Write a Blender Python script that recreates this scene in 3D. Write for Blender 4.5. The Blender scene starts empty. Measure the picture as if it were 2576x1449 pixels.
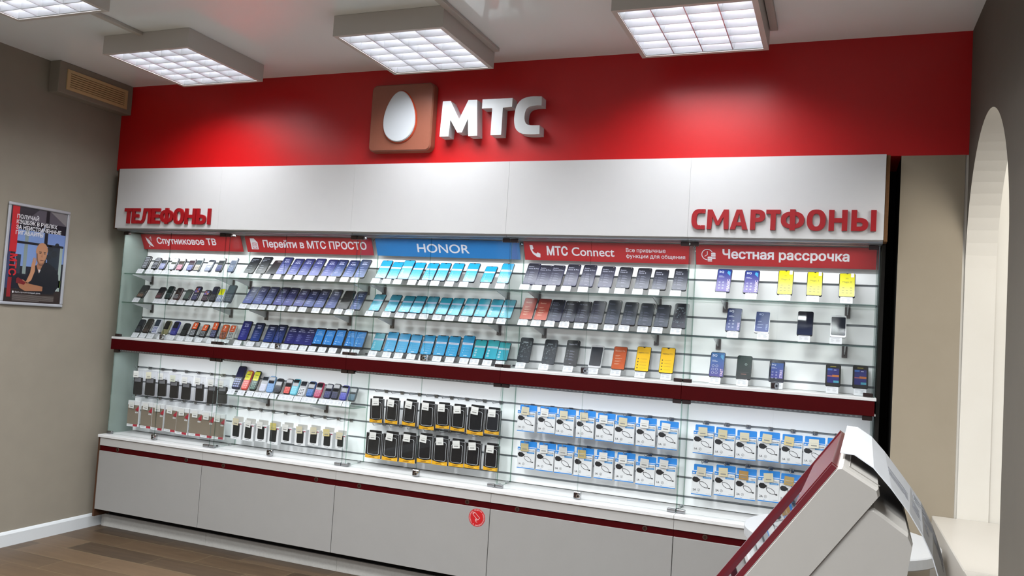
import bpy, bmesh, math, random
from mathutils import Vector, Matrix
from mathutils.geometry import delaunay_2d_cdt
random.seed(7)
SC = bpy.context.scene
COL = SC.collection

# ------------------------------------------------------------------ camera
cam_d = bpy.data.cameras.new('camera')
cam = bpy.data.objects.new('camera', cam_d); COL.objects.link(cam)
cam_d.sensor_fit = 'HORIZONTAL'; cam_d.sensor_width = 36.0
cam_d.lens = 36.0 * 2065.27 / 2576.0
cam_d.clip_start = 0.05
YAW, PITCH, ROLL = -0.3783, 0.0518, 0.0626
_f = Vector((math.sin(YAW)*math.cos(PITCH), math.cos(YAW)*math.cos(PITCH), math.sin(PITCH)))
_r = Vector((math.cos(YAW), -math.sin(YAW), 0)); _u = _r.cross(_f)
_rt = _r*math.cos(ROLL) + _u*math.sin(ROLL); _up = -_r*math.sin(ROLL) + _u*math.cos(ROLL)
cam.matrix_world = Matrix(((_rt.x, _up.x, -_f.x, 4.5327), (_rt.y, _up.y, -_f.y, -4.0128), (_rt.z, _up.z, -_f.z, 1.4517), (0, 0, 0, 1)))
SC.camera = cam

# ------------------------------------------------------------------ world, exposure
SC.view_settings.view_transform = 'Standard'; SC.view_settings.look = 'None'
SC.view_settings.gamma = 1.0; SC.view_settings.use_curve_mapping = False
SC.view_settings.exposure = 0.65
SC.cycles.transparent_max_bounces = 24
SC.cycles.max_bounces = 10
SC.cycles.sample_clamp_indirect = 6.0
W = bpy.data.worlds.new('world'); SC.world = W; W.use_nodes = True
W.node_tree.nodes['Background'].inputs[0].default_value = (0.85, 0.9, 1.0, 1)
W.node_tree.nodes['Background'].inputs[1].default_value = 0.40

def area_light(name, loc, sx, sy, power, parent=None, spread=180, rot=(0, 0, 0), color=(1, 1, 1)):
    d = bpy.data.lights.new(name, 'AREA'); d.shape = 'RECTANGLE'; d.size = sx; d.size_y = sy
    d.energy = power; d.spread = math.radians(spread); d.color = color
    o = bpy.data.objects.new(name, d); COL.objects.link(o); o.location = loc; o.rotation_euler = rot
    if parent: o.parent = parent
    return o
# light strips inside the display (under the header and under the red ledge)
LED_TOP, LED_LOW = 9.0, 3.8
area_light('display_strip_light', (2.41, 0.105, 1.944), 4.5, 0.02, LED_TOP, rot=(math.radians(6), 0, 0), spread=170, color=(0.95, 0.98, 1.0))
area_light('display_strip_light', (2.41, 0.107, 1.150), 4.5, 0.03, LED_LOW, rot=(math.radians(14), 0, 0), spread=170, color=(0.90, 0.94, 1.0))
# lamp of the room seen through the arch
area_light('next_room_light', (5.95, -0.9, 2.75), 0.9, 0.9, 30, rot=(math.radians(25), math.radians(-10), 0), color=(1.0, 0.97, 0.9))

# ------------------------------------------------------------------ materials
ALB = 0.667      # printed and painted surfaces are a little greyer than their picture values; the slat boards stay pure white
def lin(h, k=None):
    k = ALB if k is None else k; h = h.lstrip('#'); c = [int(h[i:i+2], 16)/255 for i in (0, 2, 4)]
    return tuple(k*(x/12.92 if x <= .04045 else ((x+.055)/1.055)**2.4) for x in c) + (1,)
_M = {}
def newmat(name):
    m = bpy.data.materials.new(name); m.use_nodes = True; _M[name] = m
    return m, m.node_tree, m.node_tree.nodes['Principled BSDF']
def col(h, rough=0.5, metal=0.0, spec=0.5, coat=0.0):
    """plain painted / printed colour, with a faint procedural mottling"""
    n = f'paint_{h.strip("#")}_{rough}_{metal}_{spec}_{coat}'
    if n in _M: return _M[n]
    m, nt, b = newmat(n)
    b.inputs['Base Color'].default_value = lin(h); b.inputs['Roughness'].default_value = rough
    b.inputs['Metallic'].default_value = metal; b.inputs['Specular IOR Level'].default_value = spec
    b.inputs['Coat Weight'].default_value = coat; b.inputs['Coat Roughness'].default_value = 0.05
    return m
def noisy(name, h1, h2, scale, rough, spec=0.3, bump=0.0, coat=0.0, stretch=(1, 1, 1), k=None):
    if name in _M: return _M[name]
    m, nt, b = newmat(name); N, L = nt.nodes, nt.links
    tc = N.new('ShaderNodeTexCoord'); mp = N.new('ShaderNodeMapping'); mp.inputs['Scale'].default_value = stretch
    nz = N.new('ShaderNodeTexNoise'); nz.inputs['Scale'].default_value = scale; nz.inputs['Detail'].default_value = 5
    mx = N.new('ShaderNodeMix'); mx.data_type = 'RGBA'
    mx.inputs[6].default_value = lin(h1, k); mx.inputs[7].default_value = lin(h2, k)
    L.new(tc.outputs['Object'], mp.inputs[0]); L.new(mp.outputs[0], nz.inputs['Vector'])
    L.new(nz.outputs['Fac'], mx.inputs[0]); L.new(mx.outputs[2], b.inputs['Base Color'])
    b.inputs['Roughness'].default_value = rough; b.inputs['Specular IOR Level'].default_value = spec
    b.inputs['Coat Weight'].default_value = coat
    if bump:
        bp = N.new('ShaderNodeBump'); bp.inputs['Strength'].default_value = bump; bp.inputs['Distance'].default_value = 0.002
        L.new(nz.outputs['Fac'], bp.inputs['Height']); L.new(bp.outputs[0], b.inputs['Normal'])
    return m
def grad(h1, h2, rough=0.3, k=0.72):
    """printed vertical colour blend (bottom h1, top h2)"""
    n = f'print_{h1}_{h2}_{k}'
    if n in _M: return _M[n]
    m, nt, b = newmat(n); N, L = nt.nodes, nt.links
    tc = N.new('ShaderNodeTexCoord'); sp = N.new('ShaderNodeSeparateXYZ')
    mx = N.new('ShaderNodeMix'); mx.data_type = 'RGBA'
    b.inputs['Specular IOR Level'].default_value = 0.28
    mx.inputs[6].default_value = tuple(c*k for c in lin(h1)[:3])+(1,); mx.inputs[7].default_value = tuple(c*k for c in lin(h2)[:3])+(1,)
    L.new(tc.outputs['Generated'], sp.inputs[0]); L.new(sp.outputs['Z'], mx.inputs[0])
    L.new(mx.outputs[2], b.inputs['Base Color']); b.inputs['Roughness'].default_value = rough
    return m
def emit(name, h, s):
    if name in _M: return _M[name]
    m, nt, b = newmat(name)
    b.inputs['Base Color'].default_value = lin(h); b.inputs['Emission Color'].default_value = lin(h)
    b.inputs['Emission Strength'].default_value = s/ALB*0.8
    return m
def thin_glass(name, tint, f0=0.04, k=0.9):
    if name in _M: return _M[name]
    m, nt, b = newmat(name); N, L = nt.nodes, nt.links; N.remove(b)
    out = N['Material Output']
    lw = N.new('ShaderNodeLayerWeight'); lw.inputs['Blend'].default_value = 0.5
    p = N.new('ShaderNodeMath'); p.operation = 'POWER'; p.inputs[1].default_value = 5
    q = N.new('ShaderNodeMath'); q.operation = 'MULTIPLY_ADD'; q.inputs[1].default_value = k; q.inputs[2].default_value = f0
    t = N.new('ShaderNodeBsdfTransparent'); t.inputs[0].default_value = tint
    g = N.new('ShaderNodeBsdfGlossy'); g.inputs['Roughness'].default_value = 0.0
    mix = N.new('ShaderNodeMixShader')
    L.new(lw.outputs['Facing'], p.inputs[0]); L.new(p.outputs[0], q.inputs[0]); L.new(q.outputs[0], mix.inputs[0])
    L.new(t.outputs[0], mix.inputs[1]); L.new(g.outputs[0], mix.inputs[2]); L.new(mix.outputs[0], out.inputs[0])
    return m
GLASS = thin_glass('clear_pane_glass', (0.990, 0.994, 0.992, 1), 0.013, 0.5)
GLASS_SHELF = thin_glass('shelf_glass', (0.965, 0.985, 0.975, 1), 0.03, 0.6)
GLASS_SIDE = thin_glass('side_pane_glass', (0.86, 0.93, 0.905, 1), 0.04, 0.6)
ACRYL = thin_glass('clear_acrylic', (0.985, 0.987, 0.99, 1), 0.02, 0.4)
BAG = thin_glass('clear_bag_film', (0.93, 0.93, 0.95, 1), 0.07, 0.5)
def frosted(name, tint, h, f):
    m, nt, b = newmat(name); N, L = nt.nodes, nt.links; out = N['Material Output']
    b.inputs['Base Color'].default_value = lin(h); b.inputs['Roughness'].default_value = 0.25
    t = N.new('ShaderNodeBsdfTransparent'); t.inputs[0].default_value = tint
    mix = N.new('ShaderNodeMixShader'); mix.inputs[0].default_value = f
    L.new(t.outputs[0], mix.inputs[1]); L.new(b.outputs[0], mix.inputs[2]); L.new(mix.outputs[0], out.inputs[0])
    return m
FROST = frosted('frosted_side_glass', (0.86, 0.94, 0.92, 1), '#c6d6d0', 0.42)
GEDGE = thin_glass('glass_edge_green', (0.46, 0.64, 0.57, 1), 0.12, 0.5)
DEDGE = thin_glass('door_edge_pale', (0.52, 0.63, 0.59, 1), 0.12, 0.5)
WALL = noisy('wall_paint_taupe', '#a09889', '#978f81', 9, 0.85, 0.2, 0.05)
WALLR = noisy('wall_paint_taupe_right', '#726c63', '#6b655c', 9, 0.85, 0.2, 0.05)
BEIGE = noisy('wall_paint_beige', '#aca08c', '#a49884', 9, 0.85, 0.2, 0.05)
CREAMW = noisy('wall_paint_cream', '#f2ede2', '#ece6da', 6, 0.8, 0.2)
REDW = noisy('wall_paint_red', '#cf1015', '#c80d12', 40, 0.36, 0.45, 0.015, k=0.71)
CEIL = noisy('stretch_ceiling_gloss', '#e9f0f2', '#e6edef', 2, 0.06, 0.42, k=0.98)
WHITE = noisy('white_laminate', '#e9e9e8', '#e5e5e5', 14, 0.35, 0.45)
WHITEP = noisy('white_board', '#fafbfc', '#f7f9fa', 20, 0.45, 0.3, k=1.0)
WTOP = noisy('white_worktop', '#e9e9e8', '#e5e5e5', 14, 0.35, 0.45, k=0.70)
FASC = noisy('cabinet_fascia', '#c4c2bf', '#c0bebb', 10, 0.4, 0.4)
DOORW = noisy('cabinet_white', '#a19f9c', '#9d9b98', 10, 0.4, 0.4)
DKRED = noisy('burgundy_laminate', '#4a0408', '#430306', 20, 0.55, 0.06)
CHIP = noisy('brown_board_edge', '#8a6440', '#6f4d2e', 120, 0.7, 0.2, 0.1)
DARKB = noisy('dark_brown_edge', '#5a3c28', '#4a3020', 60, 0.7, 0.2)
PLINTH = noisy('plinth_board', '#d2d0cb', '#bfbcb6', 90, 0.6, 0.2)
GAP_SHADE = noisy('gap_shade_dark', '#2c2a28', '#242220', 20, 0.9, 0.1)  # near-black colour paints in the shade of the gaps beside and under the cabinets
ALU = col('#a9adb2', 0.35, 0.9)
STEEL = col('#b8babd', 0.22, 1.0)
CHROME = col('#d8dadd', 0.08, 1.0)
DKMETAL = col('#5a4d4b', 0.25, 0.9)
GROOVE = col('#9ea3a8', 0.5, 0.2)
BLACK = col('#0c0c10', 0.25)
TAGW = col('#dcdee3', 0.45)
TAGP = col('#b3b5bb', 0.6)
PLASTIC = noisy('white_plastic', '#aca8a2', '#a7a39d', 8, 0.4, 0.4)

def floor_mat():
    m, nt, b = newmat('wood_look_tiles'); N, L = nt.nodes, nt.links
    def math_(op, a, b_=None, c=None):
        n = N.new('ShaderNodeMath'); n.operation = op
        for i, x in enumerate((a, b_, c)):
            if x is None: continue
            if isinstance(x, (int, float)): n.inputs[i].default_value = x
            else: L.new(x, n.inputs[i])
        return n.outputs[0]
    tc = N.new('ShaderNodeTexCoord'); sp = N.new('ShaderNodeSeparateXYZ'); L.new(tc.outputs['Object'], sp.inputs[0])
    v = math_('DIVIDE', math_('ADD', sp.outputs['Y'], 10.138 + 0.187), 0.175)
    row = math_('FLOOR', v); fv = math_('FRACT', v)
    u = math_('DIVIDE', math_('ADD', math_('MULTIPLY_ADD', row, -0.195, sp.outputs['X']), 50.9), 0.59)
    cl = math_('FLOOR', u); fu = math_('FRACT', u)
    cmb = N.new('ShaderNodeCombineXYZ'); L.new(row, cmb.inputs[0]); L.new(cl, cmb.inputs[1])
    wn = N.new('ShaderNodeTexWhiteNoise'); L.new(cmb.outputs[0], wn.inputs['Vector'])
    mp = N.new('ShaderNodeMapping'); mp.inputs['Scale'].default_value = (2.2, 26, 1); L.new(tc.outputs['Object'], mp.inputs[0])
    off = N.new('ShaderNodeVectorMath'); off.operation = 'ADD'; L.new(mp.outputs[0], off.inputs[0]); L.new(wn.outputs['Color'], off.inputs[1])
    nz = N.new('ShaderNodeTexNoise'); nz.inputs['Scale'].default_value = 1.6; nz.inputs['Detail'].default_value = 6; L.new(off.outputs[0], nz.inputs['Vector'])
    f = math_('ADD', math_('MULTIPLY', wn.outputs['Value'], 0.55), math_('MULTIPLY', nz.outputs['Fac'], 0.6))
    cr = N.new('ShaderNodeValToRGB'); L.new(f, cr.inputs[0])
    cr.color_ramp.elements[0].position = 0.15; cr.color_ramp.elements[0].color = lin('#3c2f22')
    cr.color_ramp.elements[1].position = 0.95; cr.color_ramp.elements[1].color = lin('#6d5740')
    e1 = math_('LESS_THAN', fv, 0.014); e2 = math_('LESS_THAN', fu, 0.005); e = math_('MAXIMUM', e1, e2)
    mx = N.new('ShaderNodeMix'); mx.data_type = 'RGBA'; L.new(e, mx.inputs[0]); L.new(cr.outputs[0], mx.inputs[6]); mx.inputs[7].default_value = lin('#857456')
    L.new(mx.outputs[2], b.inputs['Base Color']); b.inputs['Roughness'].default_value = 0.42; b.inputs['Specular IOR Level'].default_value = 0.35
    return m
FLOOR = floor_mat()

# ------------------------------------------------------------------ mesh builder
_TX = {}
def text_mesh(s, bold=0.0, depth=0.0):
    """flat lettering; every contour is filled on its own, so overlapping strokes stay clean"""
    k = (s, bold)
    if k in _TX: return _TX[k]
    c = bpy.data.curves.new('t', 'FONT'); c.body = s; c.size = 1; c.resolution_u = 7 if all(ord(q) < 128 for q in s) else 4; c.fill_mode = 'NONE'
    o = bpy.data.objects.new('t', c); COL.objects.link(o); bpy.context.view_layer.update()
    me = bpy.data.meshes.new_from_object(o.evaluated_get(bpy.context.evaluated_depsgraph_get()))
    co = [(v.co.x, v.co.y) for v in me.vertices]; adj = {}
    for e in me.edges:
        i, j = e.vertices; adj.setdefault(i, []).append(j); adj.setdefault(j, []).append(i)
    seen = set(); loops = []
    for i in sorted(adj):
        if i in seen: continue
        lp = [i]; seen.add(i)
        # the vertices of a contour follow each other, so index order gives its direction
        nxt = i+1 if i+1 in adj[i] else adj[i][0]
        while nxt not in seen:
            lp.append(nxt); seen.add(nxt); q = [a_ for a_ in adj[nxt] if a_ not in seen]
            if not q: break
            nxt = q[0]
        loops.append([co[a_] for a_ in lp])
    bpy.data.objects.remove(o); bpy.data.curves.remove(c); bpy.data.meshes.remove(me)
    area = lambda l: sum(l[n-1][0]*l[n][1]-l[n][0]*l[n-1][1] for n in range(len(l)))/2
    def inside(pt, l):
        r = False
        for (x0, y0), (x1, y1) in zip(l, l[1:]+l[:1]):
            if (y0 > pt[1]) != (y1 > pt[1]) and pt[0] < (x1-x0)*(pt[1]-y0)/(y1-y0)+x0: r = not r
        return r
    def winds(pt, l):
        w_ = 0
        for (x0, y0), (x1, y1) in zip(l, l[1:]+l[:1]):
            if (y0 > pt[1]) != (y1 > pt[1]) and pt[0] < (x1-x0)*(pt[1]-y0)/(y1-y0)+x0: w_ += 1 if y1 > y0 else -1
        return w_ != 0
    A = [area(l) for l in loops]; N_ = range(len(loops)); holes = {n: [] for n in N_}; outer = []
    for n in N_:
        cand = [m_ for m_ in N_ if A[m_]*A[n] < 0 and abs(A[m_]) > abs(A[n]) and all(inside(pt, loops[m_]) for pt in loops[n][::3])]
        if cand: holes[min(cand, key=lambda m_: abs(A[m_]))].append(n)
        else: outer.append(n)
    def fat(l, d):
        m_ = len(l); R_ = []; d *= 1 if area(l) > 0 else -1
        for q in range(m_):
            (ax, ay), (bx, by), (cx, cy) = l[q-1], l[q], l[(q+1) % m_]
            l1 = math.hypot(bx-ax, by-ay) or 1e-9; l2 = math.hypot(cx-bx, cy-by) or 1e-9
            n1 = ((by-ay)/l1, -(bx-ax)/l1); n2 = ((cy-by)/l2, -(cx-bx)/l2); sx, sy = n1[0]+n2[0], n1[1]+n2[1]; k2 = sx*sx+sy*sy
            f = d*2/max(k2, 1.0); R_.append((bx+sx*f, by+sy*f))
        return R_
    if bold:
        hs = {h_ for v_ in holes.values() for h_ in v_}
        loops = [fat(l, -bold if n in hs else bold) for n, l in enumerate(loops)]
    V, F = [], []
    for n in outer:
        polys = [loops[n]]+[loops[h_] for h_ in holes[n]]; pts = []; eds = []; off = len(V)
        for l in polys:
            b0 = len(pts); pts += [Vector(q) for q in l]; eds += [(b0+i, b0+(i+1) % len(l)) for i in range(len(l))]
        vo, _, fo, *_ = delaunay_2d_cdt(pts, eds, [], 1, 1e-5); lay = 8e-5*(outer.index(n) % 4)
        V += [(q.x, q.y, lay) for q in vo]
        for f_ in fo:
            cen = (sum(vo[i].x for i in f_)/len(f_), sum(vo[i].y for i in f_)/len(f_))
            if winds(cen, polys[0]) and not any(inside(cen, h_) for h_ in polys[1:]): F.append(tuple(off+i for i in f_))
    _TX[k] = (V, F); return _TX[k]

def rr(w, h, r, cx=0.0, cz=0.0, n=4):
    r = min(r, w/2-1e-5, h/2-1e-5); P = []
    for sx, sz, a0 in ((1, 1, 0), (-1, 1, 90), (-1, -1, 180), (1, -1, 270)):
        for i in range(n+1):
            a = math.radians(a0+90*i/n)
            P.append((cx+sx*(w/2-r)+r*math.cos(a), cz+sz*(h/2-r)+r*math.sin(a)))
    return P
def ell(w, h, cx=0, cz=0, n=24):
    return [(cx+w/2*math.cos(2*math.pi*i/n), cz+h/2*math.sin(2*math.pi*i/n)) for i in range(n)]

def bold_letter(ch, w, h, t, y0, y1, mat):
    """heavy block letter in a w x h box, stroke t"""
    m = MB(); th = t*0.86
    def bar(pts): m.prism(pts, y0, y1, mat)
    def R(x0, x1, z0, z1, e=0.0): m.prism([(x0, z0), (x1, z0), (x1, z1), (x0, z1)], y0-e, y1, mat)
    def oval(cx, cz, ow, oh, tx, tz, a0=0, a1=360, n=40):
        A = [math.radians(a0+(a1-a0)*i/n) for i in range(n+1)]; e = 0.82
        f = lambda c: math.copysign(abs(c)**e, c)
        o = [(cx+ow/2*f(math.cos(a)), cz+oh/2*f(math.sin(a))) for a in A]; q = [(cx+(ow/2-tx)*f(math.cos(a)), cz+(oh/2-tz)*f(math.sin(a))) for a in A]
        k = n+1; V = [(x, y, z) for y in (y0, y1) for x, z in o+q]; F = []
        for i in range(n): F += [(i, i+1, k+i+1, k+i), (2*k+i, 2*k+i+1, 3*k+i+1, 3*k+i), (i, i+1, 2*k+i+1, 2*k+i), (k+i, k+i+1, 3*k+i+1, 3*k+i)]
        if a1-a0 < 360: F += [(0, k, 3*k, 2*k), (n, k+n, 3*k+n, 2*k+n)]
        m.add(V, F, mat)
    if ch == 'Т': bar([(0, h), (0, h-th), (w/2-t/2, h-th), (w/2-t/2, 0), (w/2+t/2, 0), (w/2+t/2, h-th), (w, h-th), (w, h)])
    elif ch == 'Е': bar([(0, 0), (w, 0), (w, th), (t, th), (t, h/2-th/2), (w*.88, h/2-th/2), (w*.88, h/2+th/2), (t, h/2+th/2), (t, h-th), (w, h-th), (w, h), (0, h)])
    elif ch == 'Н': bar([(0, 0), (t, 0), (t, h/2-th/2), (w-t, h/2-th/2), (w-t, 0), (w, 0), (w, h), (w-t, h), (w-t, h/2+th/2), (t, h/2+th/2), (t, h), (0, h)])
    elif ch == 'Л': bar([(w, 0), (w, h), (w*.34, h), (w*.30, h*.5), (w*.25, h*.26), (w*.17, h*.19), (0, h*.17), (0, 0), (w*.22, h*.0), (w*.38, h*.10), (w*.47, h*.30), (w*.52, h*.6), (w*.54, h-th), (w-t, h-th), (w-t, 0)])
    elif ch == 'М': bar([(0, 0), (t*.95, 0), (t*1.1, h*.62), (w/2-t*.30, h*.2), (w/2+t*.30, h*.2), (w-t*1.1, h*.62), (w-t*.95, 0), (w, 0), (w-t*.08, h), (w-t*1.05, h), (w/2, h*.42), (t*1.05, h), (t*.08, h)])
    elif ch == 'А':
        bar([(0, 0), (t*1.05, 0), (w*.5, h*.80), (w*.5, h), (w/2-t*.55, h)]); m.prism([(w, 0), (w-t*1.05, 0), (w*.5, h*.80), (w*.5, h), (w/2+t*.55, h)], y0, y1, mat); R(w*.24, w*.76, h*.19, h*.19+th*.85, -.0008)
    elif ch == 'Р': R(0, t, 0, h); oval(w*.42, h*.69, w*1.16, h*.62, t, th, -90, 90); R(t, w*.42, h-th, h); R(t, w*.42, h*.38, h*.38+th)
    elif ch == 'Ы': R(0, t, 0, h); R(w-t*.98, w, 0, h); oval(w*.33, h*.31, w*.70, h*.62, t, th, -90, 90); R(t, w*.33, 0, th); R(t, w*.33, h*.62-th, h*.62)
    elif ch == 'О': oval(w/2, h/2, w, h*1.03, t*1.05, th)
    elif ch == 'С': oval(w*.58, h/2, w*1.16, h*1.03, t*1.05, th, 72, 288); R(w*.70, w, h*1.015-th, h*1.015, -.0006); R(w*.70, w, -h*.015, th-h*.015, -.0006)
    elif ch == 'Ф': oval(w/2, h*.5, w, h*.82, t, th*.9); R(w/2-t*.52, w/2+t*.52, 0, h*1.02, .0008)
    return m

class MB:
    def __init__(s): s.v = []; s.f = []; s.m = []; s.sm = []; s.mats = []
    def mi(s, mat):
        if mat not in s.mats: s.mats.append(mat)
        return s.mats.index(mat)
    def add(s, V, F, mat, smooth=False):
        o = len(s.v); k = s.mi(mat); s.v += V
        for f in F: s.f.append(tuple(i+o for i in f)); s.m.append(k); s.sm.append(smooth)
        return s
    def box(s, x0, x1, y0, y1, z0, z1, mat, side=None, axis='y'):
        """box; side = other material for the faces not facing along axis"""
        V = [(x, y, z) for x in (x0, x1) for y in (y0, y1) for z in (z0, z1)]
        F = {'x': [(0, 1, 3, 2), (4, 6, 7, 5)], 'y': [(0, 4, 5, 1), (2, 3, 7, 6)], 'z': [(0, 2, 6, 4), (1, 5, 7, 3)]}
        for a, fs in F.items(): s.add(V, fs, mat if (side is None or a == axis) else side)
        return s
    def bevbox(s, x0, x1, y0, y1, z0, z1, mat, c=0.003):
        """box with chamfered edges"""
        V = []; K = {}
        X = (x0, x1); Y = (y0, y1); Z = (z0, z1)
        for i in (0, 1):
            for j in (0, 1):
                for k in (0, 1):
                    dx, dy, dz = (c if i == 0 else -c), (c if j == 0 else -c), (c if k == 0 else -c)
                    for a, p in enumerate(((X[i], Y[j]+dy, Z[k]+dz), (X[i]+dx, Y[j], Z[k]+dz), (X[i]+dx, Y[j]+dy, Z[k]))):
                        K[i, j, k, a] = len(V); V.append(p)
        F = []
        for i in (0, 1): F.append([K[i, j, k, 0] for j, k in ((0, 0), (1, 0), (1, 1), (0, 1))])
        for j in (0, 1): F.append([K[i, j, k, 1] for i, k in ((0, 0), (1, 0), (1, 1), (0, 1))])
        for k in (0, 1): F.append([K[i, j, k, 2] for i, j in ((0, 0), (1, 0), (1, 1), (0, 1))])
        for i in (0, 1):
            for j in (0, 1): F.append([K[i, j, 0, 0], K[i, j, 1, 0], K[i, j, 1, 1], K[i, j, 0, 1]])
            for k in (0, 1): F.append([K[i, 0, k, 0], K[i, 1, k, 0], K[i, 1, k, 2], K[i, 0, k, 2]])
        for j in (0, 1):
            for k in (0, 1): F.append([K[0, j, k, 1], K[1, j, k, 1], K[1, j, k, 2], K[0, j, k, 2]])
        for i in (0, 1):
            for j in (0, 1):
                for k in (0, 1): F.append([K[i, j, k, a] for a in (0, 1, 2)])
        return s.add(V, F, mat)
    def loft(s, rings, mat, cap=(True, True), smooth=False, capmat=None):
        """rings: list of (outline [(x,z)], y)"""
        n = len(rings[0][0]); V = [(x, y, z) for o, y in rings for x, z in o]; F = []
        for a in range(len(rings)-1):
            for i in range(n):
                j = (i+1) % n; F.append((a*n+i, a*n+j, (a+1)*n+j, (a+1)*n+i))
        s.add(V, F, mat, smooth)
        cp = []
        if cap[0]: cp.append(tuple(range(n)))
        if cap[1]: cp.append(tuple((len(rings)-1)*n+i for i in range(n)))
        if cp: s.add(V, cp, capmat or mat)
        return s
    def prism(s, o, y0, y1, mat, capmat=None, c=0.0):
        return s.loft([(o, y0), (o, y1)], mat, capmat=capmat)
    def slab(s, w, h, r, y0, y1, mat, cx=0, cz=0, c=0.001, n=4):
        return s.loft([(rr(w-2*c, h-2*c, r-c, cx, cz, n), y0), (rr(w, h, r, cx, cz, n), y0+c), (rr(w, h, r, cx, cz, n), y1-c), (rr(w-2*c, h-2*c, r-c, cx, cz, n), y1)], mat)
    def flat(s, pts, y, mat):
        return s.add([(x, y, z) for x, z in pts], [tuple(range(len(pts)))], mat)
    def rect(s, x0, x1, z0, z1, y, mat): return s.flat([(x0, z0), (x1, z0), (x1, z1), (x0, z1)], y, mat)
    def ring(s, cx, cz, r, t, y, mat, n=24, a0=0, a1=360, sx=1, sz=1):
        P = []; full = a1-a0 >= 360
        for i in range(n if full else n+1):
            a = math.radians(a0+(a1-a0)*i/n)
            P += [(cx+sx*r*math.cos(a), y, cz+sz*r*math.sin(a)), (cx+sx*(r-t)*math.cos(a), y, cz+sz*(r-t)*math.sin(a))]
        k = len(P)//2; F = [(2*i, 2*((i+1) % k), 2*((i+1) % k)+1, 2*i+1) for i in range(k if full else k-1)]
        return s.add(P, F, mat)
    def stroke(s, pts, t, y, mat):
        for (x0, z0), (x1, z1) in zip(pts, pts[1:]):
            dx, dz = x1-x0, z1-z0; l = math.hypot(dx, dz) or 1; nx, nz = -dz/l*t/2, dx/l*t/2
            s.flat([(x0+nx, z0+nz), (x1+nx, z1+nz), (x1-nx, z1-nz), (x0-nx, z0-nz)], y, mat)
        return s
    def text(s, st, x, z, y, h, mat, align='l', w=None, bold=0.0, rot=0, sx=1.0, depth=0.0, fit=False):
        """z = baseline, h = capital height; w = forced width; fit: fill box exactly"""
        V, F = text_mesh(st, bold, depth)
        xs = [p[0] for p in V]; x0, x1 = min(xs), max(xs)
        k = h/0.728; kx = k*sx; zo = 0.0; kz = k
        if w: kx = w/(x1-x0)
        if fit:
            zs = [p[1] for p in V]; kz = h/(max(zs)-min(zs)); zo = -min(zs)*kz
        W_ = (x1-x0)*kx; ax = {'l': 0, 'c': -W_/2, 'r': -W_}[align]; ca, sa = math.cos(rot), math.sin(rot)
        P = []
        for px, pz, pd in V:
            a, b = (px-x0)*kx+ax, pz*kz+zo
            P.append((x+a*ca-b*sa, y-pd, z+a*sa+b*ca))
        return s.add(P, F, mat)
    def tube(s, pts, r, mat, n=8, cap=True):
        pts = [Vector(p) for p in pts]; V = []; F = []
        t = (pts[1]-pts[0]).normalized(); a = t.cross(Vector((0, 0, 1)))
        if a.length < 1e-3: a = t.cross(Vector((1, 0, 0)))
        a.normalize()
        for i, p in enumerate(pts):
            d = (pts[min(i+1, len(pts)-1)]-pts[max(i-1, 0)]).normalized()
            a = (a-d*a.dot(d)).normalized(); b = d.cross(a)
            for j in range(n):
                an = 2*math.pi*j/n; V.append(tuple(p+r*(math.cos(an)*a+math.sin(an)*b)))
        for i in range(len(pts)-1):
            for j in range(n): F.append((i*n+j, i*n+(j+1) % n, (i+1)*n+(j+1) % n, (i+1)*n+j))
        s.add(V, F, mat, True)
        if cap: s.add(V, [tuple(range(n)), tuple((len(pts)-1)*n+j for j in range(n))], mat)
        return s
    def lathe(s, prof, mat, cx=0, cy=0, n=48, smooth=True):
        """prof: list of (r, z)"""
        V = []; F = []
        for r, z in prof:
            for j in range(n):
                a = 2*math.pi*j/n; V.append((cx+r*math.cos(a), cy+r*math.sin(a), z))
        for i in range(len(prof)-1):
            for j in range(n): F.append((i*n+j, i*n+(j+1) % n, (i+1)*n+(j+1) % n, (i+1)*n+j))
        return s.add(V, F, mat, smooth)
    def mesh(s, name):
        me = bpy.data.meshes.new(name); me.from_pydata(s.v, [], s.f)
        for m in s.mats: me.materials.append(m)
        me.polygons.foreach_set('material_index', s.m); me.polygons.foreach_set('use_smooth', s.sm)
        bm = bmesh.new(); bm.from_mesh(me); bmesh.ops.remove_doubles(bm, verts=bm.verts, dist=1e-6)
        bmesh.ops.recalc_face_normals(bm, faces=bm.faces); bm.to_mesh(me); bm.free(); me.update()
        return me

def link(name, data, parent=None, loc=(0, 0, 0), rot=(0, 0, 0), scale=(1, 1, 1)):
    o = bpy.data.objects.new(name, data); COL.objects.link(o)
    o.location = loc; o.rotation_euler = rot; o.scale = scale
    if parent: o.parent = parent
    return o
def part(name, mb, parent, label=None, loc=(0, 0, 0), rot=(0, 0, 0)):
    o = link(name, mb.mesh(name), parent, loc, rot)
    if label: o['label'] = label
    return o
def tag(o, label, cat, group=None):
    o['label'] = label; o['category'] = cat
    if group: o['group'] = group
    return o
def thing(name, label, cat, loc=(0, 0, 0), rot=(0, 0, 0), group=None, scale=(1, 1, 1)):
    return tag(link(name, None, None, loc, rot, scale), label, cat, group)
def struct(name, mb, loc=(0, 0, 0)):
    o = link(name, mb.mesh(name), None, loc); o['kind'] = 'structure'; return o
def dup(root, label, loc=None, rot=None, scale=None):
    r = root.copy(); COL.objects.link(r); r['label'] = label
    if loc is not None: r.location = loc
    if rot is not None: r.rotation_euler = rot
    if scale is not None: r.scale = scale
    for ch in list(root.children):
        c = ch.copy(); COL.objects.link(c); c.parent = r
        for g in list(ch.children):
            d = g.copy(); COL.objects.link(d); d.parent = c
    return r
ORD = 'first second third fourth fifth sixth seventh eighth ninth tenth eleventh twelfth thirteenth fourteenth fifteenth'.split()
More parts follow.
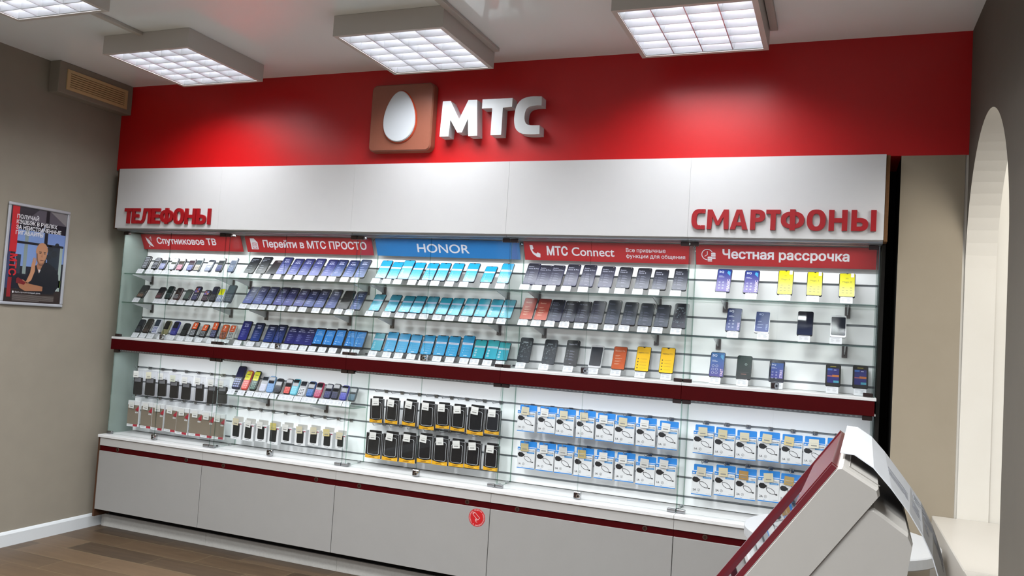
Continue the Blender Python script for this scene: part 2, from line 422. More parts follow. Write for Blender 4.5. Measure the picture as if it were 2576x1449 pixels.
BAY = {1: 'satellite dish sign', 2: 'SIM card sign', 3: 'blue sign', 4: 'handset sign', 5: 'clock sign'}
DIV = [0.115, 0.985, 1.94, 2.885, 3.84, 4.703]       # glass partitions
SEAM = [0.115, 0.96, 1.92, 2.88, 3.84, 4.713]        # cabinet joints
ZC, XL, XR = 2.912, 0.033, 5.047

# ------------------------------------------------------------------ room shell
struct('floor', MB().box(-0.3, 7.2, -6.5, 0.6, -0.05, 0.0, FLOOR))
struct('ceiling', MB().box(-0.3, XR+0.12, -6.5, 0.6, ZC, ZC+0.06, CEIL))
struct('wall_left', MB().box(-0.3, XL, -6.5, 0.6, 0, ZC, WALL))
struct('wall_red', MB().box(XL, XR+0.12, 0.0505, 0.40, 2.353, ZC, REDW))
struct('wall_back', MB().box(XL, 4.777, 0.40, 0.46, 0, 2.353, GAP_SHADE))
struct('wall_pillar', MB().box(4.777, 5.035, 0.0505, 0.46, 0, 2.353, BEIGE, GAP_SHADE))  # front plain beige, sides carry the painted shade of the gap
# right wall with an arched opening
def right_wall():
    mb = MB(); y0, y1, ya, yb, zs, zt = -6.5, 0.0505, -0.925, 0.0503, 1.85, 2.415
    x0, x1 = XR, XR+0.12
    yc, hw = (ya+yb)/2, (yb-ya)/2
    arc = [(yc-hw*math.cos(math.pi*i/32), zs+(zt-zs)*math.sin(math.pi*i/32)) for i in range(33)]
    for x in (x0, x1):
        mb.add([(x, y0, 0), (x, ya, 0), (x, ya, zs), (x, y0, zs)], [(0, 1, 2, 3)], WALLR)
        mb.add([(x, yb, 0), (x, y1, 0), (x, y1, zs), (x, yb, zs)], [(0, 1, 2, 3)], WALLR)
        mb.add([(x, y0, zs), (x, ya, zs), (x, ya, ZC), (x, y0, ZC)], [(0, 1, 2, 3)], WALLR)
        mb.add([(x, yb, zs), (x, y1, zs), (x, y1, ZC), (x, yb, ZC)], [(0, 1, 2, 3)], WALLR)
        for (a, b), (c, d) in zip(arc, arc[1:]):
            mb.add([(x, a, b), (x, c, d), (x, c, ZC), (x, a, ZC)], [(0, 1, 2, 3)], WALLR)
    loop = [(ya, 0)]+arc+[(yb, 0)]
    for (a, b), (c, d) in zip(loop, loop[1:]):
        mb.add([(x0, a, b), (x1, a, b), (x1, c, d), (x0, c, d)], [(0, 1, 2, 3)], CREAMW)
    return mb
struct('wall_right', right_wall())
struct('wall_far', MB().box(5.035, 7.2, 0.056, 0.46, 0, 2.9, CREAMW))
struct('baseboard_left', MB().loft([([(XL, 0.0), (XL+0.016, 0.0), (XL+0.016, 0.07), (XL+0.010, 0.082), (XL, 0.085)], -6.5),
                                    ([(XL, 0.0), (XL+0.016, 0.0), (XL+0.016, 0.07), (XL+0.010, 0.082), (XL, 0.085)], 0.38)], col('#e6eaec', 0.35)))
o = part('sill_counter', MB().bevbox(4.95, 5.5, -0.9205, 0.048, 0.0, 0.763, noisy('cream_sill', '#c9c3b9', '#c4beb4', 5, 0.35), 0.004).bevbox(4.95, 5.046, -1.35, -0.92, 0.0, 0.763, noisy('cream_sill', '#c9c3b9', '#c4beb4', 5, 0.35), 0.0005), None)
tag(o, 'cream white ledge filling the foot of the bright arched opening', 'ledge')

# ventilation duct on the left wall
t = thing('ventilation_duct', 'taupe boxed duct with beige grille under the ceiling at the left corner', 'duct', (XL, -0.505, 2.72))
part('duct_box', MB().bevbox(0.0, 0.085, 0, 0.555, 0.0, ZC-2.72, noisy('duct_paint', '#9d9485', '#958c7d', 9, 0.8), 0.003), t)
g = MB(); BG = col('#d9bd8a', 0.5)
y0, y1, z0, z1 = 0.052, 0.508, 0.028, 0.152
g.box(0.085, 0.093, y0, y1, z0, z0+0.02, BG); g.box(0.085, 0.093, y0, y1, z1-0.02, z1, BG)
g.box(0.085, 0.093, y0, y0+0.022, z0+0.02, z1-0.02, BG); g.box(0.085, 0.093, y1-0.022, y1, z0+0.02, z1-0.02, BG)
g.box(0.085, 0.0865, y0+0.02, y1-0.02, z0+0.02, z1-0.02, col('#8a6f45', 0.7))
for i in range(6):
    z = z0+0.024+i*0.0135; g.box(0.0865, 0.092, y0+0.02, y1-0.02, z, z+0.0085, BG)
part('grille', g, t, 'beige louvred grille')

# ------------------------------------------------------------------ ceiling lamps
LAMP_W = 6.5
def make_lamp():
    r = thing('ceiling_lamp', 'x', 'lamp', group='square louvred ceiling lamps')
    h = 0.10; w = 0.59; d = 0.60; b = 0.022; HW = col('#dcd8d2', 0.4)
    m = MB()
    m.box(-w/2, -w/2+b, -d/2, d/2, 0, h, HW); m.box(w/2-b, w/2, -d/2, d/2, 0, h, HW)
    m.box(-w/2+b, w/2-b, -d/2, -d/2+b, 0, h, HW); m.box(-w/2+b, w/2-b, d/2-b, d/2, 0, h, HW)
    m.box(-w/2+b, w/2-b, -d/2+b, d/2-b, h-0.006, h, HW)
    part('housing', m, r)
    L = MB(); RF = col('#f1f3f6', 0.28, 0.75); iw, idp = w/2-b, d/2-b
    nx, ny = 4, 6
    for i in range(nx+1):
        x = -iw+2*iw*i/nx
        t0, t1 = (0.002, 0.017)
        o = [(x-t0, 0.004), (x+t0, 0.004), (x+t1, 0.052), (x-t1, 0.052)]
        if i == 0: o = [(x, 0.004), (x+t0, 0.004), (x+t1, 0.052), (x, 0.052)]
        if i == nx: o = [(x-t0, 0.004), (x, 0.004), (x, 0.052), (x-t1, 0.052)]
        L.prism(o, -idp, idp, RF)
    for j in range(ny+1):
        y = -idp+2*idp*j/ny
        if j == 0: ys = (y, y+0.003, y+0.013, y)
        elif j == ny: ys = (y-0.003, y, y, y-0.013)
        else: ys = (y-0.002, y+0.002, y+0.011, y-0.011)
        V = []
        for x in (-iw, iw): V += [(x, ys[0], 0.005), (x, ys[1], 0.005), (x, ys[2], 0.044), (x, ys[3], 0.044)]
        L.add(V, [(0, 1, 2, 3), (4, 5, 6, 7), (0, 1, 5, 4), (1, 2, 6, 5), (2, 3, 7, 6), (3, 0, 4, 7)], RF)
    part('louvre', L, r, 'mirrored grid louvre')
    T = emit('lamp_tube_glow', '#f3f6ff', 34.0)
    for i in range(nx):
        x = -iw+2*iw*(i+.5)/nx
        part('tube', MB().tube([(x, -idp+0.004, 0.073), (x, idp-0.004, 0.073)], 0.013, T, 10), r)
    area_light('lamp_light', (0, 0, -0.002), 0.52, 0.53, LAMP_W, r, spread=146, color=(0.95, 0.98, 1.0))
    return r
lamp0 = make_lamp()
LP = [(2.52, -0.445, 'square louvred ceiling lamp above the egg plaque, middle of the front row'),
      (3.90, -0.455, 'square louvred ceiling lamp glaring white, right end of the front row'),
      (1.065, -0.475, 'square louvred ceiling lamp left in the front row, near the duct'),
      (1.045, -1.55, 'square louvred ceiling lamp cut off at the top left corner')]
for i, (x, y, lb) in enumerate(LP):
    if i == 0: lamp0.location = (x, y, ZC-0.101); lamp0['label'] = lb
    else: dup(lamp0, lb, (x, y, ZC-0.101))
for x, y in ((2.52, -1.55), (3.9, -1.55), (1.05, -2.65), (2.52, -2.65), (3.9, -2.65), (1.05, -3.75), (2.52, -3.75), (3.9, -3.75), (2.52, -4.85), (3.9, -4.85)):
    r = dup(lamp0, 'square louvred ceiling lamp further back in the room, outside the picture', (x, y, ZC-0.101))
    for c in r.children:
        if c.type == 'LIGHT': c.data = c.data.copy(); c.data.energy = 5.0 if y > -2 else 30.0; c.data.spread = math.radians(146 if y > -2 else 154)
for x, y0, y1, lb in ((1.03, -1.27, -0.73, 'white cable trunking between the two left ceiling lamps'),
                      (2.832, -1.9, -0.16, 'white cable trunking beside the middle front lamp'),
                      (4.215, -1.9, -0.17, 'white cable trunking beside the right front lamp')):
    o = part('cable_trunking', MB().bevbox(x-0.017, x+0.017, y0, y1, ZC-0.018, ZC-0.0005, col('#d6d1ca', 0.4), 0.002), None)
    tag(o, lb, 'trunking', 'cable trunking on the ceiling')

# ------------------------------------------------------------------ display wall: five bays
SLAT_Y = 0.29
GROOVES_U = [1.774-0.0972*k for k in range(6)]; GROOVES_L = [1.047-0.0968*k for k in range(5)]
GLY = 0.083
def door_pane(x0, x1, z0, z1):
    return MB().box(x0, x1, GLY-0.0025, GLY+0.0025, z0, z1, GLASS, DEDGE)
def slat(x0, x1, grooves, z0, z1):
    m = MB(); hg = 0.0055; zs = z1
    for g in sorted(grooves, reverse=True):
        m.box(x0, x1, SLAT_Y, SLAT_Y+0.016, g+hg, zs, WHITEP); m.box(x0, x1, SLAT_Y+0.0085, SLAT_Y+0.016, g-hg, g+hg, GROOVE); zs = g-hg
    m.box(x0, x1, SLAT_Y, SLAT_Y+0.016, z0, zs, WHITEP)
    return m
def clip(mb, x0, x1, z0, z1, mat):
    mb.bevbox(x0, x1, GLY-0.010, GLY+0.010, z0, z1, mat, 0.002)
def lock_mb(cx, z0):
    m = MB(); m.bevbox(cx-0.019, cx+0.019, GLY-0.012, GLY+0.009, z0, z0+0.036, CHROME, 0.003)
    m.box(cx-0.016, cx+0.002, GLY-0.0135, GLY-0.0115, z0+0.005, z0+0.031, DKMETAL)
    m.loft([(ell(0.020, 0.020, cx+0.009, z0+0.018, 14), GLY-0.026), (ell(0.022, 0.022, cx+0.009, z0+0.018, 14), GLY-0.024), (ell(0.022, 0.022, cx+0.009, z0+0.018, 14), GLY-0.012)], CHROME)
    m.loft([(ell(0.010, 0.010, cx+0.009, z0+0.018, 10), GLY-0.028), (ell(0.010, 0.010, cx+0.009, z0+0.018, 10), GLY-0.026)], BLACK)
    return m
DOORMID = [0.517, 1.417, 2.402, 3.334, 4.271]
ZL, ZM = 0.614, 1.250        # worktop top, ledge top
for b in range(1, 6):
    d0, d1 = DIV[b-1], DIV[b]; s0, s1 = SEAM[b-1], SEAM[b]
    t = thing('display_bay', f'white wall display bay with glass doors under the {BAY[b]}', 'display cabinet', ((d0+d1)/2, 0, ZL), group='glass fronted display bays')
    ox = -(d0+d1)/2
    def P(name, mb, label=None): return part(name, mb, t, label, (ox, 0, -ZL))
    P('header_panel', MB().bevbox(s0+0.0003, s1-0.0003, 0.0, 0.018, 1.961, 2.351, WHITE, 0.0005).box(s0+0.0008, s1-0.0008, 0.018, 0.05, 2.335, 2.351, WHITE))
    P('canopy', MB().box(s0+0.0008, s1-0.0008, 0.018, 0.30, 1.956, 1.972, WHITE).box(s0+0.0008, s1-0.0008, 0.022, 0.05, 1.948, 1.956, ALU).box(s0+0.0008, s1-0.0008, 0.056, 0.072, 1.946, 1.956, ALU))
    P('led_profile', MB().box(d0+0.02, d1-0.02, 0.092, 0.118, 1.9465, 1.956, ALU))
    sl0 = XL+0.004 if b == 1 else (s0-0.0 if b > 1 else s0); sl1 = 4.709 if b == 5 else s1
    back = {1: (0.118, 0.975), 2: (0.976, 1.935), 3: (1.936, 2.882), 4: (2.883, 3.837), 5: (3.838, 4.707)}[b]
    P('back_panel', slat(back[0], back[1], GROOVES_U, ZM+0.001, 1.955))
    P('back_panel', slat(back[0], back[1], GROOVES_L, ZL+0.004, 1.152))
    P('ledge', MB().bevbox(s0+0.0006, s1-0.0006, 0.0505, 0.306, 1.2362, ZM, WHITE, 0.001), 'white ledge board')
    P('ledge_front', MB().bevbox(s0+0.0006 if b > 1 else 0.115, s1-0.0006 if b < 5 else 4.706, 0.052, 0.070, 1.168, 1.2358, DKRED, 0.001).box(s0+0.0006, s1-0.0006, 0.0702, 0.306, 1.168, 1.176, WHITE), 'dark red front strip')
    led = MB().box(d0+0.03, d1-0.03, 0.090, 0.124, 1.153, 1.1675, ALU)
    LG = emit('led_glow', '#c4c8d0', 0.10)
    k = int((d1-d0-0.08)/0.022)
    for i in range(k):
        x = d0+0.04+i*0.022; led.box(x, x+0.010, 0.0885, 0.090, 1.158, 1.163, LG)
    P('led_profile', led, 'light strip with a row of LEDs')
    # partition on the right of the bay, outer panes at both ends
    for z0, z1 in ((ZM+0.001, 1.945), (ZL+0.001, 1.166)):
        if b < 5: P('partition', MB().box(d1-0.003, d1+0.003, 0.092, 0.287, z0, z1, GLASS_SHELF, GEDGE, 'x'))
        else: P('side_pane', MB().box(d1-0.003, d1+0.003, 0.088, 0.287, z0, z1, GLASS_SIDE, DEDGE, 'x'))
        if b == 1: P('side_pane', MB().box(d0-0.003, d0+0.003, 0.088, 0.287, z0, z1, FROST), 'pale green frosted side glass')
        h0 = s0+0.002 if b > 1 else d0+0.004; h1 = s1-0.002 if b < 5 else d1-0.004; mid = DOORMID[b-1]
        zz0 = z0+0.003
        hm = STEEL if z0 < 1 else DKMETAL
        for a, c, lx in ((h0, mid-0.0012, 0), (mid+0.0012, h1, 1)):
            dp = P('glass_door', door_pane(a, c, zz0, z1-0.002))
            hx0, hx1 = (a, a+0.042) if lx == 0 else (c-0.042, c)
            for za, zb, mt in ((z0+0.0005, z0+0.018, STEEL if z0 < 1 else DKMETAL), (z1-0.020, z1+0.0005, DKMETAL)):
                hg = MB(); clip(hg, hx0, hx1, za, zb, mt); part('hinge', hg, dp)
            if lx == 1: part('lock', lock_mb(mid+0.002, z0+0.001), dp, 'chrome cylinder lock')
        # small chrome connectors holding the partitions
        if b < 5:
            for y in (0.13, 0.24):
                for za in (z0, z1-0.013): P('connector', MB().bevbox(d1-0.010, d1+0.010, y-0.007, y+0.007, za, za+0.013, CHROME, 0.002))
    if b == 1: P('side_panel', MB().box(0.1, 0.1145, 0.004, 0.10, 1.956, 2.35, DARKB), 'dark brown panel edge')
    if b == 5:
        P('side_panel', MB().box(4.7145, 4.730, 0.012, 0.049, 1.956, 2.35, CHIP).box(4.7145, 4.730, 0.049, 0.30, 1.956, 2.34, CHIP), 'brown chipboard panel edge')
        P('side_panel', MB().box(4.713, 4.729, 0.10, 0.30, ZL, 1.955, GAP_SHADE))  # near-black, shade of the side gap put into its colour

# base cabinets
wt = MB()
wt.bevbox(0.105, 3.8398, 0.0204, 0.305, 0.5965, ZL, WTOP, 0.0015)
wt.bevbox(3.8412, 4.722, 0.0204, 0.305, 0.5965, ZL, WTOP, 0.0015)
tag(part('worktop', wt, None), 'long white worktop lying on the row of base cabinets', 'worktop')
LOCKX = {1: (0.265, 0.83), 2: (1.117, 1.786), 3: (2.074, 2.743), 4: (3.029, 3.70), 5: (3.99, 4.56)}
for b in range(1, 6):
    s0, s1 = SEAM[b-1], SEAM[b]; cx = (s0+s1)/2
    lb = {1: 'white base cabinet at the left end by the baseboard', 2: 'white base cabinet under the bay with the SIM card sign',
          3: 'white base cabinet carrying the round red camera sticker', 4: 'white base cabinet under the bay with the telephone handset sign',
          5: 'white base cabinet at the right end behind the round table'}[b]
    t = thing('base_cabinet', lb, 'cabinet', (cx, 0.17, 0), group='white base cabinets')
    def P(name, mb, label=None): return part(name, mb, t, label, (-cx, -0.17, 0))
    P('carcass', MB().box(s0+0.0008, s1-0.0008, 0.056, 0.30, 0.165, 0.596, WHITE).box(s0+0.0008, s1-0.0008, 0.054, 0.30, 0.158, 0.165, GAP_SHADE).box(s0+0.0008, s1-0.0008, 0.158, 0.166, 0.0, 0.158, GAP_SHADE))  # near-black underside and backing paint the shadow gap below the doors
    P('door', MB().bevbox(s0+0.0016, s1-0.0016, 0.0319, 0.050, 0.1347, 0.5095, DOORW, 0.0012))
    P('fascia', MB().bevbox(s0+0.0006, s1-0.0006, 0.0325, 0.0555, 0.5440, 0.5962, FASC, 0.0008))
    P('red_strip', MB().box(s0+0.0004, s1-0.0004, 0.040, 0.0558, 0.500, 0.5445, DKRED), 'dark red recessed strip')
    for x in LOCKX[b]:
        m = MB(); m.loft([(ell(0.024, 0.024, x, 0.528, 16), 0.0372), (ell(0.026, 0.026, x, 0.528, 16), 0.0385), (ell(0.026, 0.026, x, 0.528, 16), 0.041)], col('#7d5f55', 0.3, 0.9))
        m.loft([(ell(0.016, 0.016, x, 0.528, 12), 0.0362), (ell(0.016, 0.016, x, 0.528, 12), 0.0375)], col('#5a4038', 0.3, 0.9)); m.box(x-0.001, x+0.001, 0.0358, 0.0363, 0.523, 0.533, BLACK)
        P('lock', m, 'small round key lock')
    P('plinth', MB().bevbox(s0-0.045 if b == 1 else s0-0.02, s1-0.021, 0.140, 0.156, 0.0, 0.080, PLINTH, 0.0008))
    if b == 1: P('side_panel', MB().box(0.098, 0.1145, 0.036, 0.30, 0.085, 0.596, DARKB), 'dark brown side edge')

# round camera sticker on the third cabinet door
sx, sz, sr = 2.8076, 0.4553, 0.0468
m = MB(); m.loft([(ell(2*sr, 2*sr, sx, sz, 48), 0.0311), (ell(2*sr, 2*sr, sx, sz, 48), 0.0318)], col('#c4141c', 0.35))
SW = col('#f3d9d6', 0.4); y = 0.03075
ring_t = 'ВЕДЁТСЯ ВИДЕОНАБЛЮДЕНИЕ И АУДИОЗАПИСЬ '
n = len(ring_t)
for i, ch in enumerate(ring_t):
    if ch == ' ': continue
    a = math.radians(110)-2*math.pi*i/n; rr_ = sr*0.80
    m.text(ch, sx+rr_*math.cos(a), sz+rr_*math.sin(a), y, 0.0058, SW, 'c', rot=a-math.pi/2, bold=0.01)
ca, sa = math.cos(math.radians(-42)), math.sin(math.radians(-42))
def R2(p, o=(sx-0.002, sz+0.006)): return (o[0]+p[0]*ca-p[1]*sa, o[1]+p[0]*sa+p[1]*ca)
m.stroke([R2(p) for p in ((-.022, .008), (.018, .008), (.018, -.008), (-.022, -.008), (-.022, .008))], 0.0018, y, SW)
m.stroke([R2(p) for p in ((-.022, .005), (-.027, .005), (-.027, -.005), (-.022, -.005))], 0.0016, y, SW)
m.stroke([R2(p) for p in ((.006, -.008), (.008, -.016), (.018, -.022), (.024, -.018))], 0.0018, y, SW)
m.ring(sx-0.004, sz-0.013, 0.005, 0.0014, y, SW, 14)
tag(part('sticker', m, None), 'round red camera warning sticker on the third white cabinet door', 'sticker')

# measured layout: phones per shelf (kind, x, rise, run, card x) and hanging packs (x, width, top, bottom)
ROWS = {
 (1, 'top'): [
  ('kA',0.233,0.093,0.045,0.24), ('kA2',0.316,0.085,0.049,0.316), ('kB',0.382,0.091,0.049,0.391), ('kC',0.466,0.086,0.049,0.458),
  ('kD',0.529,0.084,0.046,0.532), ('kE',0.615,0.083,0.044,0.61), ('kF',0.674,0.092,0.048,0.686), ('kG',0.764,0.083,0.051,0.773),
  ('kH',0.852,0.097,0.05,0.861), ('kI',0.948,0.101,0.051,0.956),
 ],
 (1, 'middle'): [
  ('kJ',0.218,0.089,0.058,0.228), ('kK',0.375,0.081,0.048,0.405), ('kL',0.452,0.09,0.045,0.461), ('kM',0.524,0.082,0.047,0.534),
  ('kN',0.606,0.074,0.045,0.607), ('kO',0.674,0.098,0.053,0.679), ('kO2',0.758,0.077,0.043,0.75), ('kP',0.82,0.102,0.048,0.825),
  ('kQ',0.873,0.091,0.05,0.895), ('kR',0.943,0.116,0.056,0.96),
 ],
 (1, 'bottom'): [
  ('kS',0.184,0.09,0.048,0.206), ('kT',0.247,0.099,0.054,0.271), ('kU',0.326,0.1,0.048,0.337), ('kV',0.414,0.093,0.043,0.428),
  ('kW',0.487,0.093,0.043,0.511), ('kX',0.572,0.085,0.043,0.591), ('kY',0.647,0.097,0.045,0.664), ('kY2',0.729,0.086,0.046,0.742),
  ('kY3',0.815,0.108,0.043,0.835), ('kY4',0.892,0.094,0.04,0.909), ('kY5',0.963,0.095,0.04,0.981),
 ],
 (2, 'top'): [
  ('info',1.091,0.107,0.085,1.088), ('info',1.178,0.114,0.085,1.183), ('brown',1.266,0.094,0.085,1.258), ('A21s',1.336,0.116,0.085,1.34),
  ('A21s',1.419,0.109,0.085,1.423), ('A21s',1.498,0.111,0.085,1.495), ('A21s',1.578,0.114,0.085,1.582), ('A21s',1.668,0.11,0.085,1.666),
  ('A20s',1.738,0.111,0.085,1.734), ('A20s',1.82,0.11,0.085,1.823), ('A20s',1.906,0.116,0.085,1.895),
 ],
 (2, 'middle'): [
  ('A51',1.1,0.113,0.085,1.101), ('A51',1.176,0.118,0.085,1.187), ('A51',1.251,0.117,0.085,1.249), ('A31',1.331,0.118,0.085,1.317),
  ('A31',1.403,0.117,0.085,1.39), ('A31',1.481,0.112,0.085,1.472), ('A11',1.555,0.112,0.085,1.544), ('A11',1.63,0.117,0.085,1.64),
  ('A11',1.714,0.119,0.085,1.716), ('black',1.802,0.115,0.085,1.798), ('A30',1.887,0.114,0.085,1.874),
 ],
 (2, 'bottom'): [
  ('A10',1.052,0.124,0.055,1.05), ('A01',1.15,0.118,0.055,1.15), ('A01',1.25,0.111,0.055,1.26), ('A01',1.323,0.116,0.055,1.33),
  ('A01Core',1.408,0.109,0.055,1.403), ('A01Core',1.475,0.108,0.055,1.474), ('A01Core',1.541,0.109,0.055,1.54), ('A2Core',1.609,0.112,0.055,1.607),
  ('A2Core',1.682,0.11,0.055,1.679), ('A2Core',1.756,0.116,0.055,1.753), ('A2Core',1.836,0.115,0.055,1.842), ('A2Core',1.916,0.113,0.055,1.914),
 ],
 (3, 'top'): [
  ('h1',2.044,0.115,0.085,2.036), ('h1',2.12,0.108,0.085,2.109), ('h1i',2.194,0.12,0.085,2.181), ('h1',2.266,0.108,0.085,2.275),
  ('h1',2.352,0.107,0.085,2.344), ('h1',2.429,0.11,0.085,2.42), ('h1',2.514,0.111,0.085,2.511), ('h1',2.611,0.114,0.085,2.599),
  ('h1',2.718,0.099,0.085,2.727), ('h1',2.818,0.119,0.085,2.819),
 ],
 (3, 'middle'): [
  ('h2',2.015,0.103,0.085,2.01), ('h2',2.123,0.104,0.085,2.122), ('h2',2.213,0.102,0.085,2.209), ('h2',2.287,0.105,0.085,2.286),
  ('h2',2.368,0.105,0.085,2.365), ('h2i',2.452,0.102,0.085,2.449), ('h2i',2.529,0.103,0.085,2.528), ('h2i',2.614,0.105,0.085,2.613),
  ('h2i',2.692,0.106,0.085,2.694), ('h2i',2.77,0.106,0.085,2.765), ('h2i',2.848,0.108,0.085,2.84),
 ],
 (3, 'bottom'): [
  ('h2i',2.025,0.106,0.055,2.027), ('h3',2.113,0.117,0.055,2.122), ('h3',2.192,0.113,0.055,2.199), ('h3',2.269,0.111,0.055,2.281),
  ('h3',2.354,0.113,0.055,2.36), ('h3',2.437,0.116,0.055,2.446), ('h3',2.515,0.117,0.055,2.527), ('h3',2.603,0.125,0.055,2.615),
  ('h2c',2.679,0.106,0.055,2.678), ('h2c',2.756,0.109,0.055,2.755), ('h2c',2.823,0.101,0.055,2.831),
 ],
 (4, 'top'): [
  ('n8p',2.973,0.123,0.085,2.962), ('n8p',3.043,0.115,0.085,3.032), ('n8p',3.115,0.117,0.085,3.11), ('n8p',3.203,0.124,0.085,3.196),
  ('n8p',3.293,0.123,0.085,3.29), ('n8p',3.395,0.119,0.085,3.404), ('n8',3.491,0.118,0.085,3.487), ('n8',3.59,0.116,0.085,3.581),
  ('n8',3.68,0.111,0.085,3.665), ('n8',3.783,0.118,0.085,3.774),
 ],
 (4, 'middle'): [
  ('red',2.966,0.123,0.085,2.964), ('red',3.049,0.121,0.085,3.04), ('n7',3.127,0.12,0.085,3.117), ('mi',3.204,0.116,0.085,3.198),
  ('mi',3.278,0.117,0.085,3.279), ('grey',3.356,0.123,0.085,3.355), ('grey2',3.442,0.131,0.085,3.442), ('grey2',3.531,0.125,0.085,3.521),
  ('grey2',3.617,0.123,0.085,3.617), ('grey2',3.701,0.119,0.085,3.692), ('pat2',3.793,0.13,0.085,3.786),
 ],
 (4, 'bottom'): [
  ('pat',2.951,0.135,0.055,2.952), ('pat',3.094,0.133,0.055,3.084), ('r9c',3.22,0.137,0.055,3.221), ('whitedark',3.355,0.119,0.055,3.359),
  ('orange',3.481,0.12,0.055,3.48), ('yellowr',3.606,0.128,0.055,3.608), ('yellowr',3.732,0.131,0.055,3.741),
 ],
 (5, 'top'): [
  ('bqm',3.999,0.123,0.085,3.995), ('bqm',4.133,0.12,0.085,4.14), ('bqy',4.293,0.125,0.085,4.296), ('bqy',4.427,0.122,0.085,4.424),
  ('bqy',4.572,0.12,0.085,4.571),
 ],
 (5, 'middle'): [
  ('bqs',4.057,0.118,0.085,4.063), ('bqsw',4.194,0.111,0.085,4.205), ('dark',4.392,0.119,0.085,4.392), ('whitedark',4.541,0.107,0.085,4.532),
 ],
 (5, 'bottom'): [
  ('bqf',3.984,0.125,0.055,3.984), ('green',4.115,0.116,0.055,4.115), ('bqk',4.27,0.103,0.055,4.277), ('menu',4.527,0.104,0.055,4.525),
  ('menu',4.647,0.106,0.055,4.646),
 ],
 (2, 'lower'): [
  ('kBig',1.009,0.144,0.065,1.023), ('kYR',1.087,0.121,0.06,1.1), ('kYG',1.152,0.123,0.056,1.168), ('kWh',1.226,0.097,0.045,1.227),
  ('kLB',1.281,0.101,0.038,1.284), ('kBk',1.336,0.091,0.042,1.345), ('kRd',1.411,0.095,0.037,1.411), ('kCy',1.459,0.098,0.044,1.464),
  ('kWk',1.515,0.09,0.045,1.523), ('kBl',1.577,0.092,0.041,1.581), ('kCr',1.632,0.09,0.045,1.636), ('kNv',1.703,0.088,0.037,1.702),
  ('kNv2',1.755,0.092,0.037,1.758), ('kBl2',1.814,0.087,0.04,1.812), ('kTl',1.875,0.083,0.037,1.87),
 ],
}
PACKS = {
 (1, 'upper'): [(0.236,0.087,1.038,0.869), (0.343,0.115,1.038,0.872), (0.443,0.083,1.039,0.876), (0.546,0.082,1.034,0.873), (0.649,0.085,1.031,0.872), (0.755,0.069,1.033,0.873), (0.858,0.085,1.031,0.865), (0.956,0.084,1.03,0.873)],
 (1, 'lower'): [(0.222,0.097,0.832,0.662), (0.339,0.095,0.832,0.661), (0.437,0.097,0.83,0.658), (0.546,0.098,0.827,0.659), (0.643,0.097,0.823,0.652), (0.748,0.099,0.822,0.654), (0.845,0.097,0.817,0.652), (0.948,0.095,0.812,0.653)],
 (2, 'lower'): [(1.075,0.08,0.806,0.669), (1.17,0.079,0.803,0.667), (1.265,0.079,0.803,0.673), (1.359,0.077,0.805,0.666), (1.454,0.073,0.806,0.686), (1.554,0.076,0.804,0.681), (1.65,0.073,0.809,0.693), (1.747,0.073,0.807,0.686), (1.837,0.063,0.798,0.693)],
 (3, 'upper'): [(2.064,0.085,1.019,0.87), (2.171,0.085,1.021,0.874), (2.287,0.087,1.022,0.874), (2.396,0.098,1.022,0.863), (2.495,0.088,1.023,0.879), (2.593,0.09,1.022,0.875), (2.702,0.102,1.027,0.866), (2.803,0.09,1.023,0.879)],
 (3, 'lower'): [(2.064,0.103,0.822,0.664), (2.176,0.106,0.828,0.663), (2.289,0.104,0.833,0.664), (2.396,0.096,0.84,0.677), (2.495,0.098,0.837,0.675), (2.597,0.094,0.83,0.678), (2.695,0.095,0.831,0.68), (2.806,0.088,0.828,0.681)],
 (4, 'upper'): [(2.992,0.101,1.053,0.912), (3.107,0.099,1.054,0.914), (3.213,0.099,1.052,0.911), (3.324,0.097,1.054,0.91), (3.43,0.098,1.05,0.907), (3.535,0.105,1.047,0.903), (3.646,0.1,1.047,0.902), (3.759,0.1,1.041,0.901)],
 (4, 'lower'): [(3.004,0.1,0.858,0.715), (3.113,0.098,0.86,0.714), (3.216,0.1,0.862,0.714), (3.325,0.098,0.858,0.71), (3.436,0.099,0.858,0.712), (3.546,0.099,0.857,0.713), (3.655,0.098,0.85,0.709), (3.758,0.103,0.856,0.708)],
 (5, 'upper'): [(3.938,0.098,1.039,0.898), (4.04,0.098,1.037,0.894), (4.143,0.097,1.033,0.892), (4.25,0.098,1.037,0.897), (4.355,0.096,1.035,0.895), (4.457,0.095,1.035,0.899), (4.557,0.092,1.037,0.898)],
 (5, 'lower'): [(3.941,0.099,0.842,0.695), (4.05,0.097,0.851,0.705), (4.15,0.097,0.848,0.7), (4.258,0.098,0.851,0.705), (4.357,0.096,0.846,0.707), (4.46,0.093,0.852,0.706)],
}

# ------------------------------------------------------------------ red wall: plaque and letters
def egg(cx, zc, hw, hh, n=56):
    P = []
    for i in range(n):
        t_ = 2*math.pi*i/n; P.append((cx+hw*math.cos(t_)*(1-0.21*math.sin(t_))/1.021, zc+hh*math.sin(t_)))
    return P
t = thing('logo_plaque', 'brown rounded square plaque with white egg on the red wall', 'sign', (2.195, 0.05, 2.42))
BR = noisy('brown_plaque_metal', '#a8654f', '#a05e48', 30, 0.38, 0.5)
def P(name, mb, label=None): return part(name, mb, t, label, (-2.195, -0.05, -2.42))
P('plate', MB().loft([(rr(0.385, 0.372, 0.026, 2.197, 2.615, 8), -0.002), (rr(0.398, 0.385, 0.032, 2.197, 2.615, 8), 0.006), (rr(0.402, 0.389, 0.034, 2.197, 2.615, 8), 0.049)], BR))
P('egg_rim', MB().loft([(egg(2.195, 2.6165, 0.106, 0.1485), -0.010), (egg(2.195, 2.6165, 0.110, 0.1525), -0.003)], col('#d2502f', 0.25, 0.0, 0.6)), 'orange red rim of the egg')
